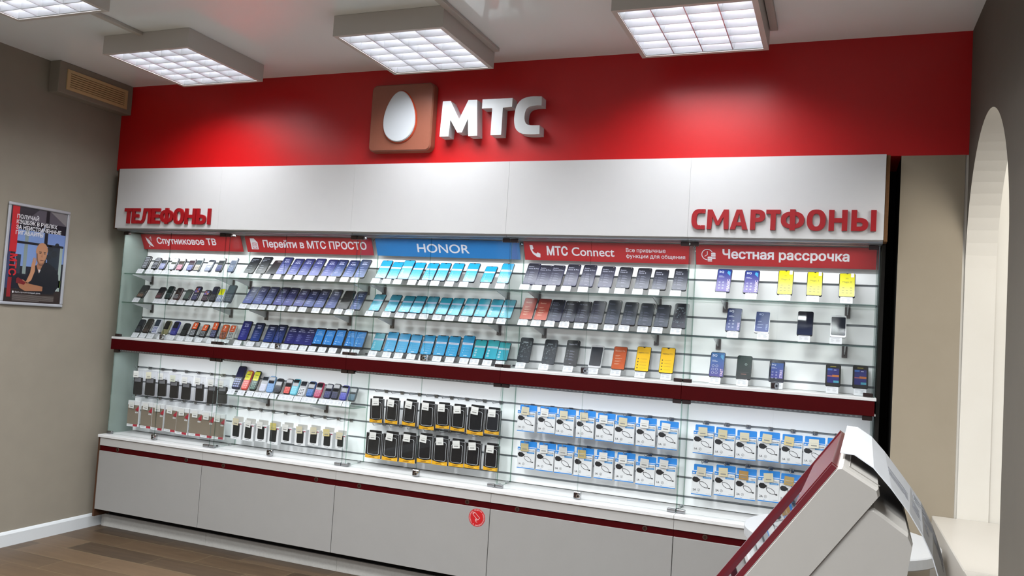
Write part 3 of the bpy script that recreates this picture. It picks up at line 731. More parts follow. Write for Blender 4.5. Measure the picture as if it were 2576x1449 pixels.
P('egg', MB().loft([(egg(2.195, 2.617, 0.098, 0.141), -0.019), (egg(2.195, 2.617, 0.1025, 0.1455), -0.014), (egg(2.195, 2.617, 0.1025, 0.1455), -0.008)], col('#e3e9ee', 0.35)), 'white raised egg')
LET = {'М': [(2.467, 2.689), (2.515, 2.689), (2.573, 2.586), (2.622, 2.690), (2.674, 2.689), (2.688, 2.491), (2.634, 2.491), (2.626, 2.586), (2.595, 2.512), (2.567, 2.512), (2.520, 2.584), (2.515, 2.492), (2.460, 2.492)],
 'Т': [(2.706, 2.689), (2.881, 2.689), (2.881, 2.641), (2.828, 2.639), (2.828, 2.491), (2.766, 2.491), (2.766, 2.639), (2.706, 2.639)],
 'С': [(3.046, 2.690), (2.983, 2.692), (2.935, 2.679), (2.908, 2.648), (2.899, 2.607), (2.898, 2.565), (2.908, 2.525), (2.935, 2.499), (2.978, 2.490), (3.046, 2.489), (3.044, 2.536), (2.993, 2.538), (2.969, 2.546), (2.957, 2.569), (2.956, 2.597), (2.962, 2.622), (2.978, 2.636), (3.005, 2.642), (3.048, 2.642)]}
t = thing('letter_sign', 'three big white block letters on the red wall beside the egg plaque', 'sign', (2.75, 0.05, 2.49))
LW = col('#e4e8ea', 0.4)
def smooth_run(P_, n=4):
    R_ = []
    for i in range(len(P_)-1):
        p0, p1, p2, p3 = P_[max(i-1, 0)], P_[i], P_[i+1], P_[min(i+2, len(P_)-1)]
        for j in range(n):
            t_ = j/n; R_.append(tuple(.5*(2*p1[q]+(p2[q]-p0[q])*t_+(2*p0[q]-5*p1[q]+4*p2[q]-p3[q])*t_*t_+(3*p1[q]-p0[q]-3*p2[q]+p3[q])*t_**3) for q in (0, 1)))
    return R_+[P_[-1]]
LET['С'] = smooth_run(LET['С'][:10])+smooth_run(LET['С'][10:])
for ch, o in LET.items():
    part('letter', MB().prism(o, -0.020, 0.0495, LW), t, f'white letter {ch}', (-2.75, -0.05, -2.49))
RL = noisy('red_letter_plastic', '#b3121c', '#ab0f19', 30, 0.4, 0.4)
def word(txt, px, x0, x1, z0, z1, label):
    t = thing('letter_sign', label, 'sign', ((x0+x1)/2, 0, z0)); a, b = px[0][0], px[-1][1]
    for ch, (l, r) in zip(txt, px):
        xa = x0+(l-a)/(b-a)*(x1-x0); xb = x0+(r-a)/(b-a)*(x1-x0)
        m = bold_letter(ch, xb-xa, z1-z0, 0.0245 if x1 < 2 else 0.0235, -0.011, -0.0005, RL)
        part('letter', m, t, f'red letter {ch}', (xa-(x0+x1)/2, 0, 0))
word('ТЕЛЕФОНЫ', [(158, 265), (260, 365), (362, 515), (525, 633), (635, 803), (808, 942), (952, 1088), (1098, 1275)], 0.199, 0.906, 1.990, 2.089, 'red letters ТЕЛЕФОНЫ at the left end of the white header')
word('СМАРТФОНЫ', [(168, 332), (355, 615), (630, 838), (865, 1035), (1045, 1208), (1213, 1475), (1502, 1710), (1742, 1943), (1983, 2247)], 3.857, 4.681, 1.999, 2.095, 'red letters СМАРТФОНЫ at the right end of the white header')

# ------------------------------------------------------------------ signs inside the bays
SGR = noisy('sign_red', '#bd2a30', '#b8262c', 6, 0.3, 0.5); SGB = noisy('sign_blue', '#2f86cf', '#2b80c8', 6, 0.3, 0.5)
SWT = col('#eceaf2', 0.4)
def bay_sign(b, x0, x1, mat, label, art):
    w = x1-x0; h = 0.1078
    t = thing('bay_sign', label, 'sign', ((x0+x1)/2, 0.258, 1.851), (math.atan2(0.045, 0.098), 0, 0), group='header signs inside the display bays')
    part('board', MB().box(-w/2, w/2, 0, 0.004, 0, h, mat), t)
    m = MB(); art(m, lambda f: -w/2+f*w, h, -0.0006); part('lettering', m, t)
def a1(m, X, h, y):
    c = X(.082); z = .5*h
    m.flat([(X(.045), z+.034), (X(.048), z+.012), (X(.06), z-.012), (X(.08), z-.028), (X(.112), z-.036), (X(.095), z-.012), (X(.075), z+.012)], y, SWT)
    m.stroke([(X(.075), z+.022), (X(.10), z+.036), (X(.10), z+.004)], .0028, y, SWT); m.stroke([(X(.085), z+.008), (X(.098), z+.032)], .002, y, SWT)
    m.flat([(X(.062), z-.022), (X(.072), z-.040), (X(.058), z-.036)], y, SWT)
    m.text('Спутниковое ТВ', X(.155), .385*h, y, .43*h*.94, SWT, w=X(.755)-X(.155), bold=.026)
def a2(m, X, h, y):
    l, r = X(.040), X(.092)
    m.flat([(l, .18*h), (r+.006, .18*h), (r+.006, .62*h), (r-.018, .86*h), (l, .86*h)], y, SWT)
    m.flat(rr(.036, .042, .006, (l+r)/2+.004, .40*h), y-.0003, SGR); m.flat(rr(.031, .037, .004, (l+r)/2+.004, .40*h), y-.0006, SWT)
    for i in (-1, 1):
        for j in (-1, 0, 1): m.flat(rr(.006, .006, .001, (l+r)/2+.004+i*.0095, .40*h+j*.011), y-.0009, SGR)
    m.stroke([((l+r)/2-.002, .40*h+.014), ((l+r)/2+.004, .40*h+.014), ((l+r)/2+.004, .40*h-.014)], .0025, y-.0009, SGR)
    m.text('Перейти в МТС ПРОСТО', X(.143), .33*h, y, .44*h, SWT, w=X(.957)-X(.143), bold=.024)
def a3(m, X, h, y): m.text('HONOR', X(.30), .27*h, y, .50*h, SWT, w=X(.665)-X(.30), bold=.012)
def a4(m, X, h, y):
    x = X(.037); z = .5*h
    m.flat([(x, z+.034), (x+.017, z+.034), (x+.022, z+.012), (x+.013, z+.006), (x+.022, z-.008), (x+.036, z-.016), (x+.044, z-.008), (x+.060, z-.016), (x+.058, z-.038), (x+.040, z-.036), (x+.016, z-.018), (x+.004, z+.006)], y, SWT)
    m.text('МТС', X(.145), .30*h, y, .46*h, SWT, w=X(.278)-X(.145), bold=.034); m.text('Connect', X(.302), .30*h, y, .46*h, SWT, w=X(.562)-X(.302), bold=.012)
    m.text('Все привычные', X(.632), .555*h, y, .20*h, SWT, w=X(.862)-X(.632), bold=.008)
    m.text('функции для общения', X(.632), .255*h, y, .20*h, SWT, w=X(.972)-X(.632), bold=.008)
def a5(m, X, h, y):
    c = X(.068); z = .52*h
    m.ring(c, z, .030, .004, y, SWT, 24, 30, 300); m.stroke([(c, z+.018), (c, z), (c-.014, z-.010)], .0035, y, SWT)
    for cx_, zb, k in ((c+.030, z-.022, 4), (c+.012, z-.036, 3)):
        m.flat(rr(.026, .008+.0078*k, .003, cx_, zb+.004*k), y-.0002, SGR)
        for i in range(k): m.flat(rr(.023, .0058, .0025, cx_, zb+i*.0078+.002), y-.0004, SWT)
        m.flat(ell(.023, .007, cx_, zb+k*.0078-.001, 16), y-.0005, SWT)
    m.text('Честная рассрочка', X(.157), .36*h, y, .44*h, SWT, w=X(.860)-X(.157), bold=.030)
bay_sign(1, .119, .957, SGR, 'red sign with a white satellite dish, leftmost in the display', a1)
bay_sign(2, .992, 1.928, SGR, 'red sign with a white SIM card, second display bay from left', a2)
bay_sign(3, 1.955, 2.877, SGB, 'blue sign with white capitals in the middle bay', a3)
bay_sign(4, 2.904, 3.818, SGR, 'red sign with a white telephone handset and two small lines', a4)
bay_sign(5, 3.848, 4.697, SGR, 'red sign with a clock and coins, rightmost in the display', a5)

# ------------------------------------------------------------------ glass shelves and brackets
SHELF = {'top': 1.674, 'middle': 1.483, 'lower': 0.943}
def glass_shelf(x0, x1, y0, zt, label):
    o = part('glass_shelf', MB().box(x0, x1, y0, 0.283, zt-0.006, zt, GLASS_SHELF, GEDGE, 'z'), None)
    tag(o, label, 'shelf', 'glass shelves of the display')
for b in range(1, 6):
    for s in ('top', 'middle'):
        glass_shelf(DIV[b-1]+.005, DIV[b]-.005, .105, SHELF[s], f'{"upper" if s == "top" else "second"} glass shelf under the {BAY[b]}')
glass_shelf(.992, 1.932, .150, SHELF['lower'], 'low glass shelf of keypad phones below the dark red ledge')
def make_bracket():
    r = thing('shelf_bracket', 'x', 'bracket', group='shelf brackets')
    m = MB(); m.bevbox(-.0125, .0125, .281, .2898, -.056, -.0005, col('#7d7674', 0.35, 0.8), .001); m.box(-.003, .003, .2802, .2812, -.045, -.014, col('#3a3432', 0.4, 0.8))
    part('back_plate', m, r)
    V = [(-.003, .118), (-.003, .281)]
    a = MB()
    pr_ = [(.116, -.0008), (.281, -.0008), (.281, -.042), (.200, -.022), (.122, -.006)]
    a.add([(x, y, z) for x in (-.0022, .0022) for y, z in pr_], [(0, 1, 2, 3, 4), (5, 6, 7, 8, 9)]+[(i, (i+1) % 5, 5+(i+1) % 5, 5+i) for i in range(5)], col('#dfe3e6', 0.2, 0.3))
    part('arm', a, r)
    return r
br0 = make_bracket(); first = True
BRK = {'top': [.181, .87, 1.009, 1.889, 2.001, 2.801, 2.987, 3.662, 4.002, 4.58], 'middle': [.203, .874, 1.155, 1.775, 2.072, 2.762, 3.033, 3.658, 3.976, 4.574], 'lower': [1.218, 1.654]}
for s, xs in BRK.items():
    for i, x in enumerate(xs):
        b = 2 if s == 'lower' else i//2+1
        lb = f'{"left" if i % 2 == 0 else "right"} bracket of the {dict(top="upper", middle="second", lower="low")[s]} glass shelf under the {BAY[b]}'
        p = (x, 0, SHELF[s]-.006)
        if first: br0.location = p; br0['label'] = lb; first = False
        else: dup(br0, lb, p)

# ------------------------------------------------------------------ phones
SM = {}
def screen_base(m, w, L, mat, mx=.003, mz=.004, y=-.0007): m.loft([(rr(w-2*mx, L-2*mz, .005, 0, L/2), y), (rr(w-2*mx, L-2*mz, .005, 0, L/2), .0003)], mat)
def lines(m, x, z, n, dz, w, h, y, mat, jit=True):
    for i in range(n):
        ww = w*(0.6+0.4*((i*37) % 10)/10) if jit else w
        m.rect(x, x+ww, z-i*dz-h, z-i*dz, y, mat)
def smart(kind):
    """returns w, L, body, screen meshes and a description"""
    w, L, T = .072, .145, .009; y1 = -.0010
    body, desc = '#0d0e16', 'smartphone'; s = MB()
    Y = lambda k: -.0010-.0002*k
    TX = col('#c9cdf0', .3); TXD = col('#8f97cf', .3)
    if kind in ('A21s', 'A20s', 'A51', 'A31', 'A11', 'A10', 'A01', 'A01Core', 'A30'):
        c = {'A21s': ('#4b5ab5', '#1c1f55'), 'A20s': ('#3f63b0', '#1b2150'), 'A51': ('#4a58a0', '#22265c'), 'A31': ('#4d4f9c', '#15173c'), 'A11': ('#3b4f9a', '#10122c'),
             'A10': ('#31379c', '#1f2168'), 'A01': ('#2b4a9e', '#121838'), 'A01Core': ('#2f3390', '#191a4a'), 'A30': ('#2e4c96', '#12204a')}[kind]
        screen_base(s, w, L, grad(*c)); s.text('Galaxy', 0, .118, Y(0), .0085, TX, 'c', bold=.005)
        if kind == 'A01Core': s.text('A01 Core', 0, .102, Y(0), .0085, TX, 'c', bold=.015)
        else: s.text(kind, 0, .099, Y(0), .013, TX, 'c', bold=.02)
        lines(s, -.020, .080, 4, .0155, .040, .0022, Y(0), TXD); lines(s, -.020, .0755, 4, .0155, .026, .0016, Y(0), TXD)
        desc = {'A51': 'violet blue smartphone', 'A31': 'violet blue smartphone', 'A11': 'black and navy smartphone'}.get(kind, 'navy blue smartphone')
    elif kind in ('info', 'brown', 'black'):
        screen_base(s, w, L, grad(*{'info': ('#1c2a30', '#0d0f1c'), 'brown': ('#3a4146', '#2a1c22'), 'black': ('#2b2b36', '#060608')}[kind]))
        g = col('#8d93a3', .3) if kind == 'info' else col('#4a4a50', .3)
        if kind == 'info': s.rect(-.026, .022, .122, .126, Y(0), g); s.rect(-.026, .004, .112, .1155, Y(0), g); s.rect(-.026, -.012, .104, .107, Y(0), g); lines(s, -.02, .07, 3, .018, .034, .0018, Y(0), g)
        elif kind == 'brown': lines(s, -.01, .132, 2, .006, .034, .002, Y(0), col('#a9a0a6', .3))
        else: lines(s, -.022, .110, 3, .02, .03, .0015, Y(0), g)
        desc = {'info': 'black smartphone with grey text', 'brown': 'dark brown smartphone', 'black': 'plain black smartphone'}[kind]
    elif kind == 'A2Core':
        screen_base(s, w, L, col('#0c1026', .15), .0025, .003); s.rect(-.031, .031, .018, .131, Y(0), col('#2a86d8', .25))
        t1 = col('#a9d4f6', .3); s.text('Galaxy', 0, .099, Y(1), .0085, t1, 'c'); s.text('A2 Core', 0, .086, Y(1), .0090, t1, 'c', bold=.01)
        s.rect(-.014, .012, .112, .114, Y(1), t1)
        s.flat(ell(.010, .010, -.016, .045, 14), Y(1), t1); s.flat(rr(.010, .006, .001, -.017, .028), Y(1), t1); s.ring(-.016, .062, .005, .001, Y(1), t1, 14); lines(s, -.004, .046, 2, .004, .022, .0016, Y(1), t1)
        desc = 'smartphone with bright blue screen'
    elif kind[0] == 'h':
        body = '#0b1330'; L = .143
        top, low, band = {'h1': ('#1f9fd6', '#3fb2e0', '#d3dcef'), 'h1i': ('#37a8e0', '#55b6e6', '#d3dcef'), 'h2': ('#1c8098', '#46aac8', '#aab9d2'), 'h2i': ('#1f8ca4', '#3ea9c4', '#aab9d2'), 'h3': ('#1f98d0', '#2aa6de', '#cdd6ea'), 'h2c': ('#2aa9b4', '#2fb3cc', '#bcd0dc')}[kind]
        screen_base(s, w, L, col(low, .25), .002 if kind == 'h3' else .003, .003 if kind == 'h3' else .004)
        s.flat([(-w/2+.0035, .092), (w/2-.0035, .092), (w/2-.0035, .134), (w/2-.007, .1385), (-w/2+.007, .1385), (-w/2+.0035, .134)], Y(0), col(top, .25))
        s.rect(-w/2+.0035, w/2-.0035, .082, .0955, Y(1), col(band, .3)); lines(s, -.022, .0905, 1, .01, .044, .003, Y(2), col('#8fa3c4', .4), False)
        wt_ = col('#cfeaf5', .3)
        if kind == 'h3': s.flat(rr(.036, .006, .0025, 0, .1395), Y(2), BLACK)
        else: s.flat([(-.006, .1395), (.006, .1395), (.0015, .1345), (-.0015, .1345)], Y(2), BLACK)
        if kind in ('h2i', 'h1i'):
            for i in range(3): s.ring(-.019, .025+.019*i, .0062, .0018, Y(2), wt_, 14)
        elif kind == 'h2c':
            for i in range(3): s.flat(ell(.013, .013, -.018, .024+.019*i, 14), Y(2), wt_); s.flat(ell(.006, .006, -.018, .024+.019*i, 10), Y(3), col(low, .25))
        else:
            for i in range(3): s.flat(ell(.0045, .0045, -.018, .062-.016*i, 10), Y(2), wt_); s.rect(-.008, .018, .0612-.016*i, .0628-.016*i, Y(2), col('#8ccbe8', .3))
            s.flat(rr(.022, .004, .001, 0, .013), Y(2), wt_)
        desc = {'h1': 'smartphone with sky blue screen', 'h1i': 'smartphone with pale blue screen', 'h2': 'smartphone with teal screen', 'h2i': 'smartphone with ringed teal screen', 'h3': 'blue screened smartphone with notch', 'h2c': 'smartphone with turquoise screen'}[kind]
    elif kind in ('n8p', 'n8', 'n7', 'r9c', 'mi', 'grey', 'grey2'):
        w, L = .074, .150
        body = '#1b1c4a' if kind in ('n8p', 'n7') else '#0f1018'
        screen_base(s, w, L, grad(*{'n8p': ('#5c5c78', '#1a1a26'), 'n8': ('#54586c', '#12131c'), 'n7': ('#3b3d58', '#0c0c10'), 'r9c': ('#1d2028', '#16181e'), 'mi': ('#33334c', '#0a0a0e'), 'grey': ('#565868', '#3a3846'), 'grey2': ('#5c6170', '#2a3038')}[kind]), .002, .003)
        t1 = col('#a7a9bb', .3); t2 = col('#74768c', .3)
        s.flat(ell(.005, .005, .026, .142, 12), Y(0), col('#9a8a8a', .3))
        tt = {'n8p': ('Redmi', 'Note 8 Pro'), 'n8': ('Redmi', 'Note 8'), 'n7': ('Redmi', 'Note 7'), 'r9c': ('Redmi 9C', ''), 'mi': ('Mi 9 Lite', ''), 'grey': ('Redmi', ''), 'grey2': ('Redmi', '')}[kind]
        tm = t1 if kind in ('n8p', 'n8', 'r9c') else t2
        s.text(tt[0], -.028 if kind != 'r9c' else -.022, .121, Y(0), .0085, tm, bold=.015)
        if tt[1]: s.text(tt[1], -.028, .107, Y(0), .0095, tm, bold=.015)
        for i in range(4): s.ring(-.024, .086-.016*i, .0042, .001, Y(0), t2, 10); lines(s, -.014, .088-.016*i, 2, .0045, .032, .0018, Y(0), t2)
        s.text('Redmi' if kind != 'mi' else 'Mi', 0, .012, Y(0), .004, t1, 'c')
        desc = {'grey': 'grey screened smartphone', 'grey2': 'slate grey smartphone', 'r9c': 'black smartphone with grey lettering'}.get(kind, 'dark smartphone with small lettering')
    elif kind in ('red', 'orange', 'yellowr'):
        w, L = (.074, .150) if kind != 'orange' else (.072, .145)
        body = {'red': '#2a1a2a', 'orange': '#3a2018', 'yellowr': '#1c1810'}[kind]
        screen_base(s, w, L, grad(*{'red': ('#b4492f', '#a23a30'), 'orange': ('#d95f1c', '#d05a24'), 'yellowr': ('#fbc808', '#f4bc10')}[kind], k=1.25 if kind == 'yellowr' else 0.95), .002, .003)
        if kind == 'yellowr':
            k = col('#3a3010', .4); s.text('realme C11', 0, .108, Y(0), .0085, k, 'c', bold=.01)
            for i in range(4): s.flat(rr(.006, .007, .002, -.024, .074-.018*i), Y(0), k); s.rect(-.013, .022, .073-.018*i, .0745-.018*i, Y(0), col('#b08a10', .4))
            s.flat([(-.008, L-.003), (.008, L-.003), (.002, L-.009), (-.002, L-.009)], Y(0), BLACK); desc = 'bright yellow smartphone'
        else:
            t1 = col('#e8b59a', .3); s.text('Redmi 7A' if kind == 'orange' else 'Redmi', 0 if kind == 'orange' else -.006, .112, Y(0), .0095, t1, 'c', bold=.012)
            lines(s, -.022, .088, 4, .017, .042, .002, Y(0), t1); lines(s, -.022, .084, 4, .017, .03, .0016, Y(0), t1); desc = 'orange smartphone' if kind == 'orange' else 'brick red smartphone'
    elif kind in ('pat', 'pat2'):
        w, L = .073, .148; body = '#10162a'
        screen_base(s, w, L, grad(*(('#27333f', '#1d242c') if kind == 'pat' else ('#3a3a4a', '#101018'))), .002, .003)
        rnd = random.Random(5); c1 = col('#6f7d86', .3); c2 = col('#47525c', .3)
        for i in range(46):
            x, z = rnd.uniform(-.029, .029), rnd.uniform(.03, .125); r_ = rnd.uniform(.0015, .0055)
            s.flat([(x+r_*math.cos(a)*rnd.uniform(.5, 1), z+r_*math.sin(a)*rnd.uniform(.5, 1)) for a in [k*math.pi/3 for k in range(6)]], Y(i % 5), (c1, c2)[i % 2])
        s.rect(-.018, .012, .116, .121, Y(6), col('#8b949c', .3)); s.text('Redmi', 0, .012, Y(0), .004, c1, 'c'); desc = 'dark smartphone with speckled screen'
    elif kind in ('whitedark', 'bqsw'):
        body = '#e6e6ea'; w, L = .070, .138
        screen_base(s, w, L, col('#141826', .2), .0035, .012) if kind == 'whitedark' else screen_base(s, w, L, grad('#3c4f98', '#2a4684'), .003, .008)
        if kind == 'bqsw': t1 = col('#a9b9e0', .3); s.text('BQ', -.018, .110, Y(0), .011, t1, bold=.01); s.text('STRIKE', .026, .018, Y(0), .009, t1, rot=math.pi/2); lines(s, -.022, .07, 3, .018, .03, .002, Y(0), t1)
        else: lines(s, -.012, .134, 1, .01, .024, .002, -.0002, col('#9a9aa2', .4), False)
        desc = 'white smartphone with dark screen' if kind == 'whitedark' else 'white edged blue smartphone'
    elif kind in ('bqm', 'bqs', 'bqf', 'bqk'):
        body = '#14183a'; L = .148 if kind == 'bqm' else .14
        k = kind == 'bqk'
        screen_base(s, w, L, grad(*{'bqm': ('#7a68b8', '#1d3a8c'), 'bqs': ('#41529a', '#1e3670'), 'bqf': ('#5a50b0', '#2c7cc4'), 'bqk': ('#4a3a9a', '#1f5aa8')}[kind]) if not k else col('#0f1224', .2), .003, .004)
        if k: s.rect(-.027, .030, .022, L-.018, Y(0), grad('#5a4aae', '#1f62b4'))
        t1 = col('#d5dcf4', .3); o = Y(1)
        s.text('BQ', -.026 if not k else -.024, L-.026 if not k else L-.034, o, .0125 if not k else .0105, t1, bold=.015)
        tt = {'bqm': 'MAGIC', 'bqs': 'STRIKE', 'bqf': 'FAST', 'bqk': 'STRIKE'}[kind]
        s.text(tt, .030 if not k else .026, .010 if kind != 'bqk' else .026, o, .0125 if kind != 'bqs' else .010, col('#d7c6ea', .3) if kind != 'bqf' else col('#f3d3e6', .3), rot=math.pi/2, bold=.02, w=.072 if kind == 'bqm' else None)
        if kind in ('bqm', 'bqf'): s.flat([(.016, L-.012), (.028, L-.018), (.028, L-.045), (.012, L-.026)], Y(0), col('#3b9ad2', .3))
        lines(s, -.026, L-.046, 2, .006, .03, .0018, o, t1)
        for i in range(3):
            for j in range(2): s.ring(-.019+.018*j, .024+.019*i, .0065 if kind == 'bqf' else .004, .0012, o, t1, 12)
        desc = {'bqm': 'blue violet smartphone', 'bqs': 'navy smartphone with sideways lettering', 'bqf': 'bright blue violet smartphone', 'bqk': 'black framed blue smartphone'}[kind]
    elif kind == 'bqy':
        L = .149; body = '#1a1a14'
        screen_base(s, w, L, grad('#e9e24a', '#ddd60a', k=0.85), .003, .003); k = col('#5c5a14', .4)
        s.text('BQ', 0, .112, Y(0), .006, k, 'c'); s.text('Magic E', 0, .088, Y(0), .010, k, 'c')
        for i in range(3):
            for j in range(2 if i == 0 else 3): s.flat(rr(.010, .003, .001, (-.016 if i == 0 else -.018)+(.034 if i == 0 else .018)*j, .056-.016*i), Y(0), k)
        s.flat([(-.006, L-.003), (.006, L-.003), (0, L-.008)], Y(0), BLACK); s.rect(.016, .030, L-.026, L-.001, Y(1), col('#e6e6dc', .3)); desc = 'yellow smartphone with white corner sticker'
    elif kind == 'dark': L = .146; screen_base(s, w, L, grad('#2b3350', '#14121c', .06), .002, .003); body = '#22202a'; desc = 'glossy black smartphone in clear film'
    elif kind == 'green':
        L = .14; screen_base(s, w, L, grad('#10191c', '#2c4540'), .0025, .003); s.ring(.008, .088, .006, .002, Y(0), col('#a6b8b4', .3)); s.flat(rr(.05, .001, .0003, 0, .04), Y(0), col('#5a5a60', .3)); s.rect(-.013, .013, .027, .032, Y(0), col('#7a4a44', .3)); desc = 'dark green screened smartphone'
    elif kind == 'menu':
        w, L = .068, .125; body = '#22201f'
        screen_base(s, w, L, col('#201d1c', .3), .002, .002); s.rect(-.026, .026, .018, .100, Y(0), grad('#3a3a8a', '#4a4a90'))
        s.rect(-.026, -.004, .088, .098, Y(1), col('#3a6cc0', .3)); s.rect(-.004, .026, .052, .064, Y(1), col('#c0703a', .3)); s.rect(-.026, -.004, .052, .060, Y(1), col('#a05a6a', .3)); s.rect(.002, .026, .020, .032, Y(1), col('#4aa0b4', .3)); s.rect(-.014, .012, .108, .112, Y(1), col('#b0a03a', .3)); s.rect(.002, .014, .089, .093, Y(1), TX); desc = 'small smartphone with coloured menu tiles'
    b = MB().slab(w, L, .009, 0, T, col(body, .25), cz=L/2)
    return w, L, b, s, None, desc

# keypad phones: body, screen, panel, keys, options, description
KP = {
 'kA': ('#14151c', None, '#14151c', '#c3c6d2', 'big', 'black phone with large white keys'), 'kA2': ('#12131a', None, '#12131a', '#a9adba', 'big nav', 'black big key phone'),
 'kB': ('#2a2e3c', '#222b38', '#8288c0', '#c9cde6', '', 'phone with lilac keypad'), 'kC': ('#4c5058', '#4d564f', '#aab0be', '#eceef4', '', 'grey phone with pale keypad'),
 'kD': ('#1a1a20', '#3a3528', '#b0506e', '#e0b6c4', '', 'black phone with pink keypad'), 'kE': ('#2b2338', '#32202c', '#4a5490', '#9aa4d8', '', 'maroon phone with blue keys'),
 'kF': ('#5d646a', '#33474e', '#8a8478', '#f4ecd8', '', 'grey phone with white keys'), 'kG': ('#3f475c', '#28303e', '#5f6c8c', '#a6b0cc', 'nav', 'blue grey keypad phone'),
 'kH': ('#16191f', '#20282c', '#20264c', '#5a64a0', '', 'black phone with navy keys'), 'kI': ('#56607a', '#6a748c', '#56668e', '#a9b6d6', 'nav', 'grey flip phone'),
 'kJ': ('#1a181a', '#27262a', '#241f1e', '#8a6a58', 'ring', 'wide black keypad phone'), 'kK': ('#221518', '#1e1a1e', '#2b171c', '#8e6066', 'ring', 'dark maroon keypad phone'),
 'kL': ('#0d1214', '#14201f', '#0f1718', '#3f5050', '', 'plain black keypad phone'), 'kM': ('#3a1214', '#231e1e', '#1a1416', '#8a8a90', 'nav', 'black keypad phone with red sides'),
 'kN': ('#14161c', '#4a5450', '#3b454a', '#4a545a', 'none', 'black phone with full glossy screen'), 'kO': ('#171428', 'tiles', '#191734', '#5c5a86', 'nav', 'navy phone with coloured menu tiles'),
 'kO2': ('#1a141e', 'tiles', '#221a24', '#6c5a66', '', 'small dark phone with coloured tiles'), 'kP': ('#101114', '#2a2e40', '#15161a', '#5a5c62', '', 'tall black keypad phone'),
 'kQ': ('#b9c0cc', '#d2d416', '#2b3c66', '#dfe8f8', '', 'phone with yellow screen sticker'), 'kR': ('#39424e', '#5b6a72', '#39424e', '#6c7684', '', 'wide slate keypad phone'),
 'kS': ('#15161e', '#20222c', '#17181f', '#565a68', 'ring', 'black keypad phone'), 'kT': ('#2c1c18', '#2a2622', '#231a18', '#6a5850', 'ring', 'brown edged keypad phone'),
 'kU': ('#d9dde8', '#2b3646', '#d3d8e6', '#4a5494', '', 'white keypad phone with blue keys'), 'kV': ('#8f8a66', '#1d1c1a', '#8a8468', '#b9b294', 'none', 'gold and black phone'),
 'kW': ('#2c2f86', '#1c1f2e', '#2b2e84', '#6a70c0', 'ring', 'bright blue keypad phone'), 'kX': ('#111417', '#1c2226', '#121518', '#3c4448', '', 'round topped black keypad phone'),
 'kY': ('#15151c', 'orange', '#15151c', '#d0d2da', '', 'black phone with orange screen'), 'kY2': ('#1a1a20', 'orange', '#1a1a20', '#b0b4bc', '', 'short black phone with orange screen'),
 'kY3': ('#15162a', 'orange', '#1b1d44', '#9aa0c8', '', 'navy phone with orange screen'), 'kY4': ('#c06a2a', 'orange', '#6a2f30', '#c88a70', '', 'orange phone with brown keys'),
 'kY5': ('#d6d4d2', 'orange', '#d8d6d6', '#2a2c34', '', 'white phone with orange screen'),
 'kBig': ('#1b1d38', '#20224a', '#14162e', '#aab2dc', 'wide', 'large navy phone with white keys'), 'kYR': ('#c8473a', 'yellow', '#e0504c', '#f6b0a4', '', 'yellow phone with red keypad'),
 'kYG': ('#26302c', 'yellow', '#24352f', '#8fb0a4', '', 'yellow phone with dark green keypad'), 'kWh': ('#c9ccd4', '#262b34', '#c3c6d8', '#d6d8e6', '', 'white keypad phone'),
 'kLB': ('#86aedc', '#1a1c26', '#7aa2d4', '#9abce4', 'short', 'light blue keypad phone'), 'kBk': ('#15161c', '#20242a', '#1b1d28', '#3a3e4c', '', 'small black keypad phone'),
 'kRd': ('#2a1a20', '#1d1a20', '#cf3f3a', '#f0908a', '', 'black phone with red keypad'), 'kCy': ('#62b8cc', '#15171e', '#6fc4da', '#93d8e8', 'short', 'cyan keypad phone'),
 'kWk': ('#d3d5da', '#22252e', '#d6d8dc', '#20222c', '', 'white phone with black keys'), 'kBl': ('#24508c', '#10131e', '#2a5ca0', '#5484c4', '', 'blue keypad phone'),
 'kCr': ('#b02450', '#16131c', '#a03058', '#cc6a8a', '', 'crimson keypad phone'), 'kNv': ('#1a1e40', '#101220', '#2c3058', '#50568a', '', 'navy keypad phone'),
 'kNv2': ('#14161f', '#0e0f16', '#2a2d46', '#4a4e70', '', 'black phone with slate keys'), 'kBl2': ('#2a2f96', '#12141f', '#34389c', '#5f64c4', '', 'royal blue keypad phone'),
 'kTl': ('#22323c', '#1a2228', '#26506a', '#4a7488', '', 'dark teal keypad phone'),
}
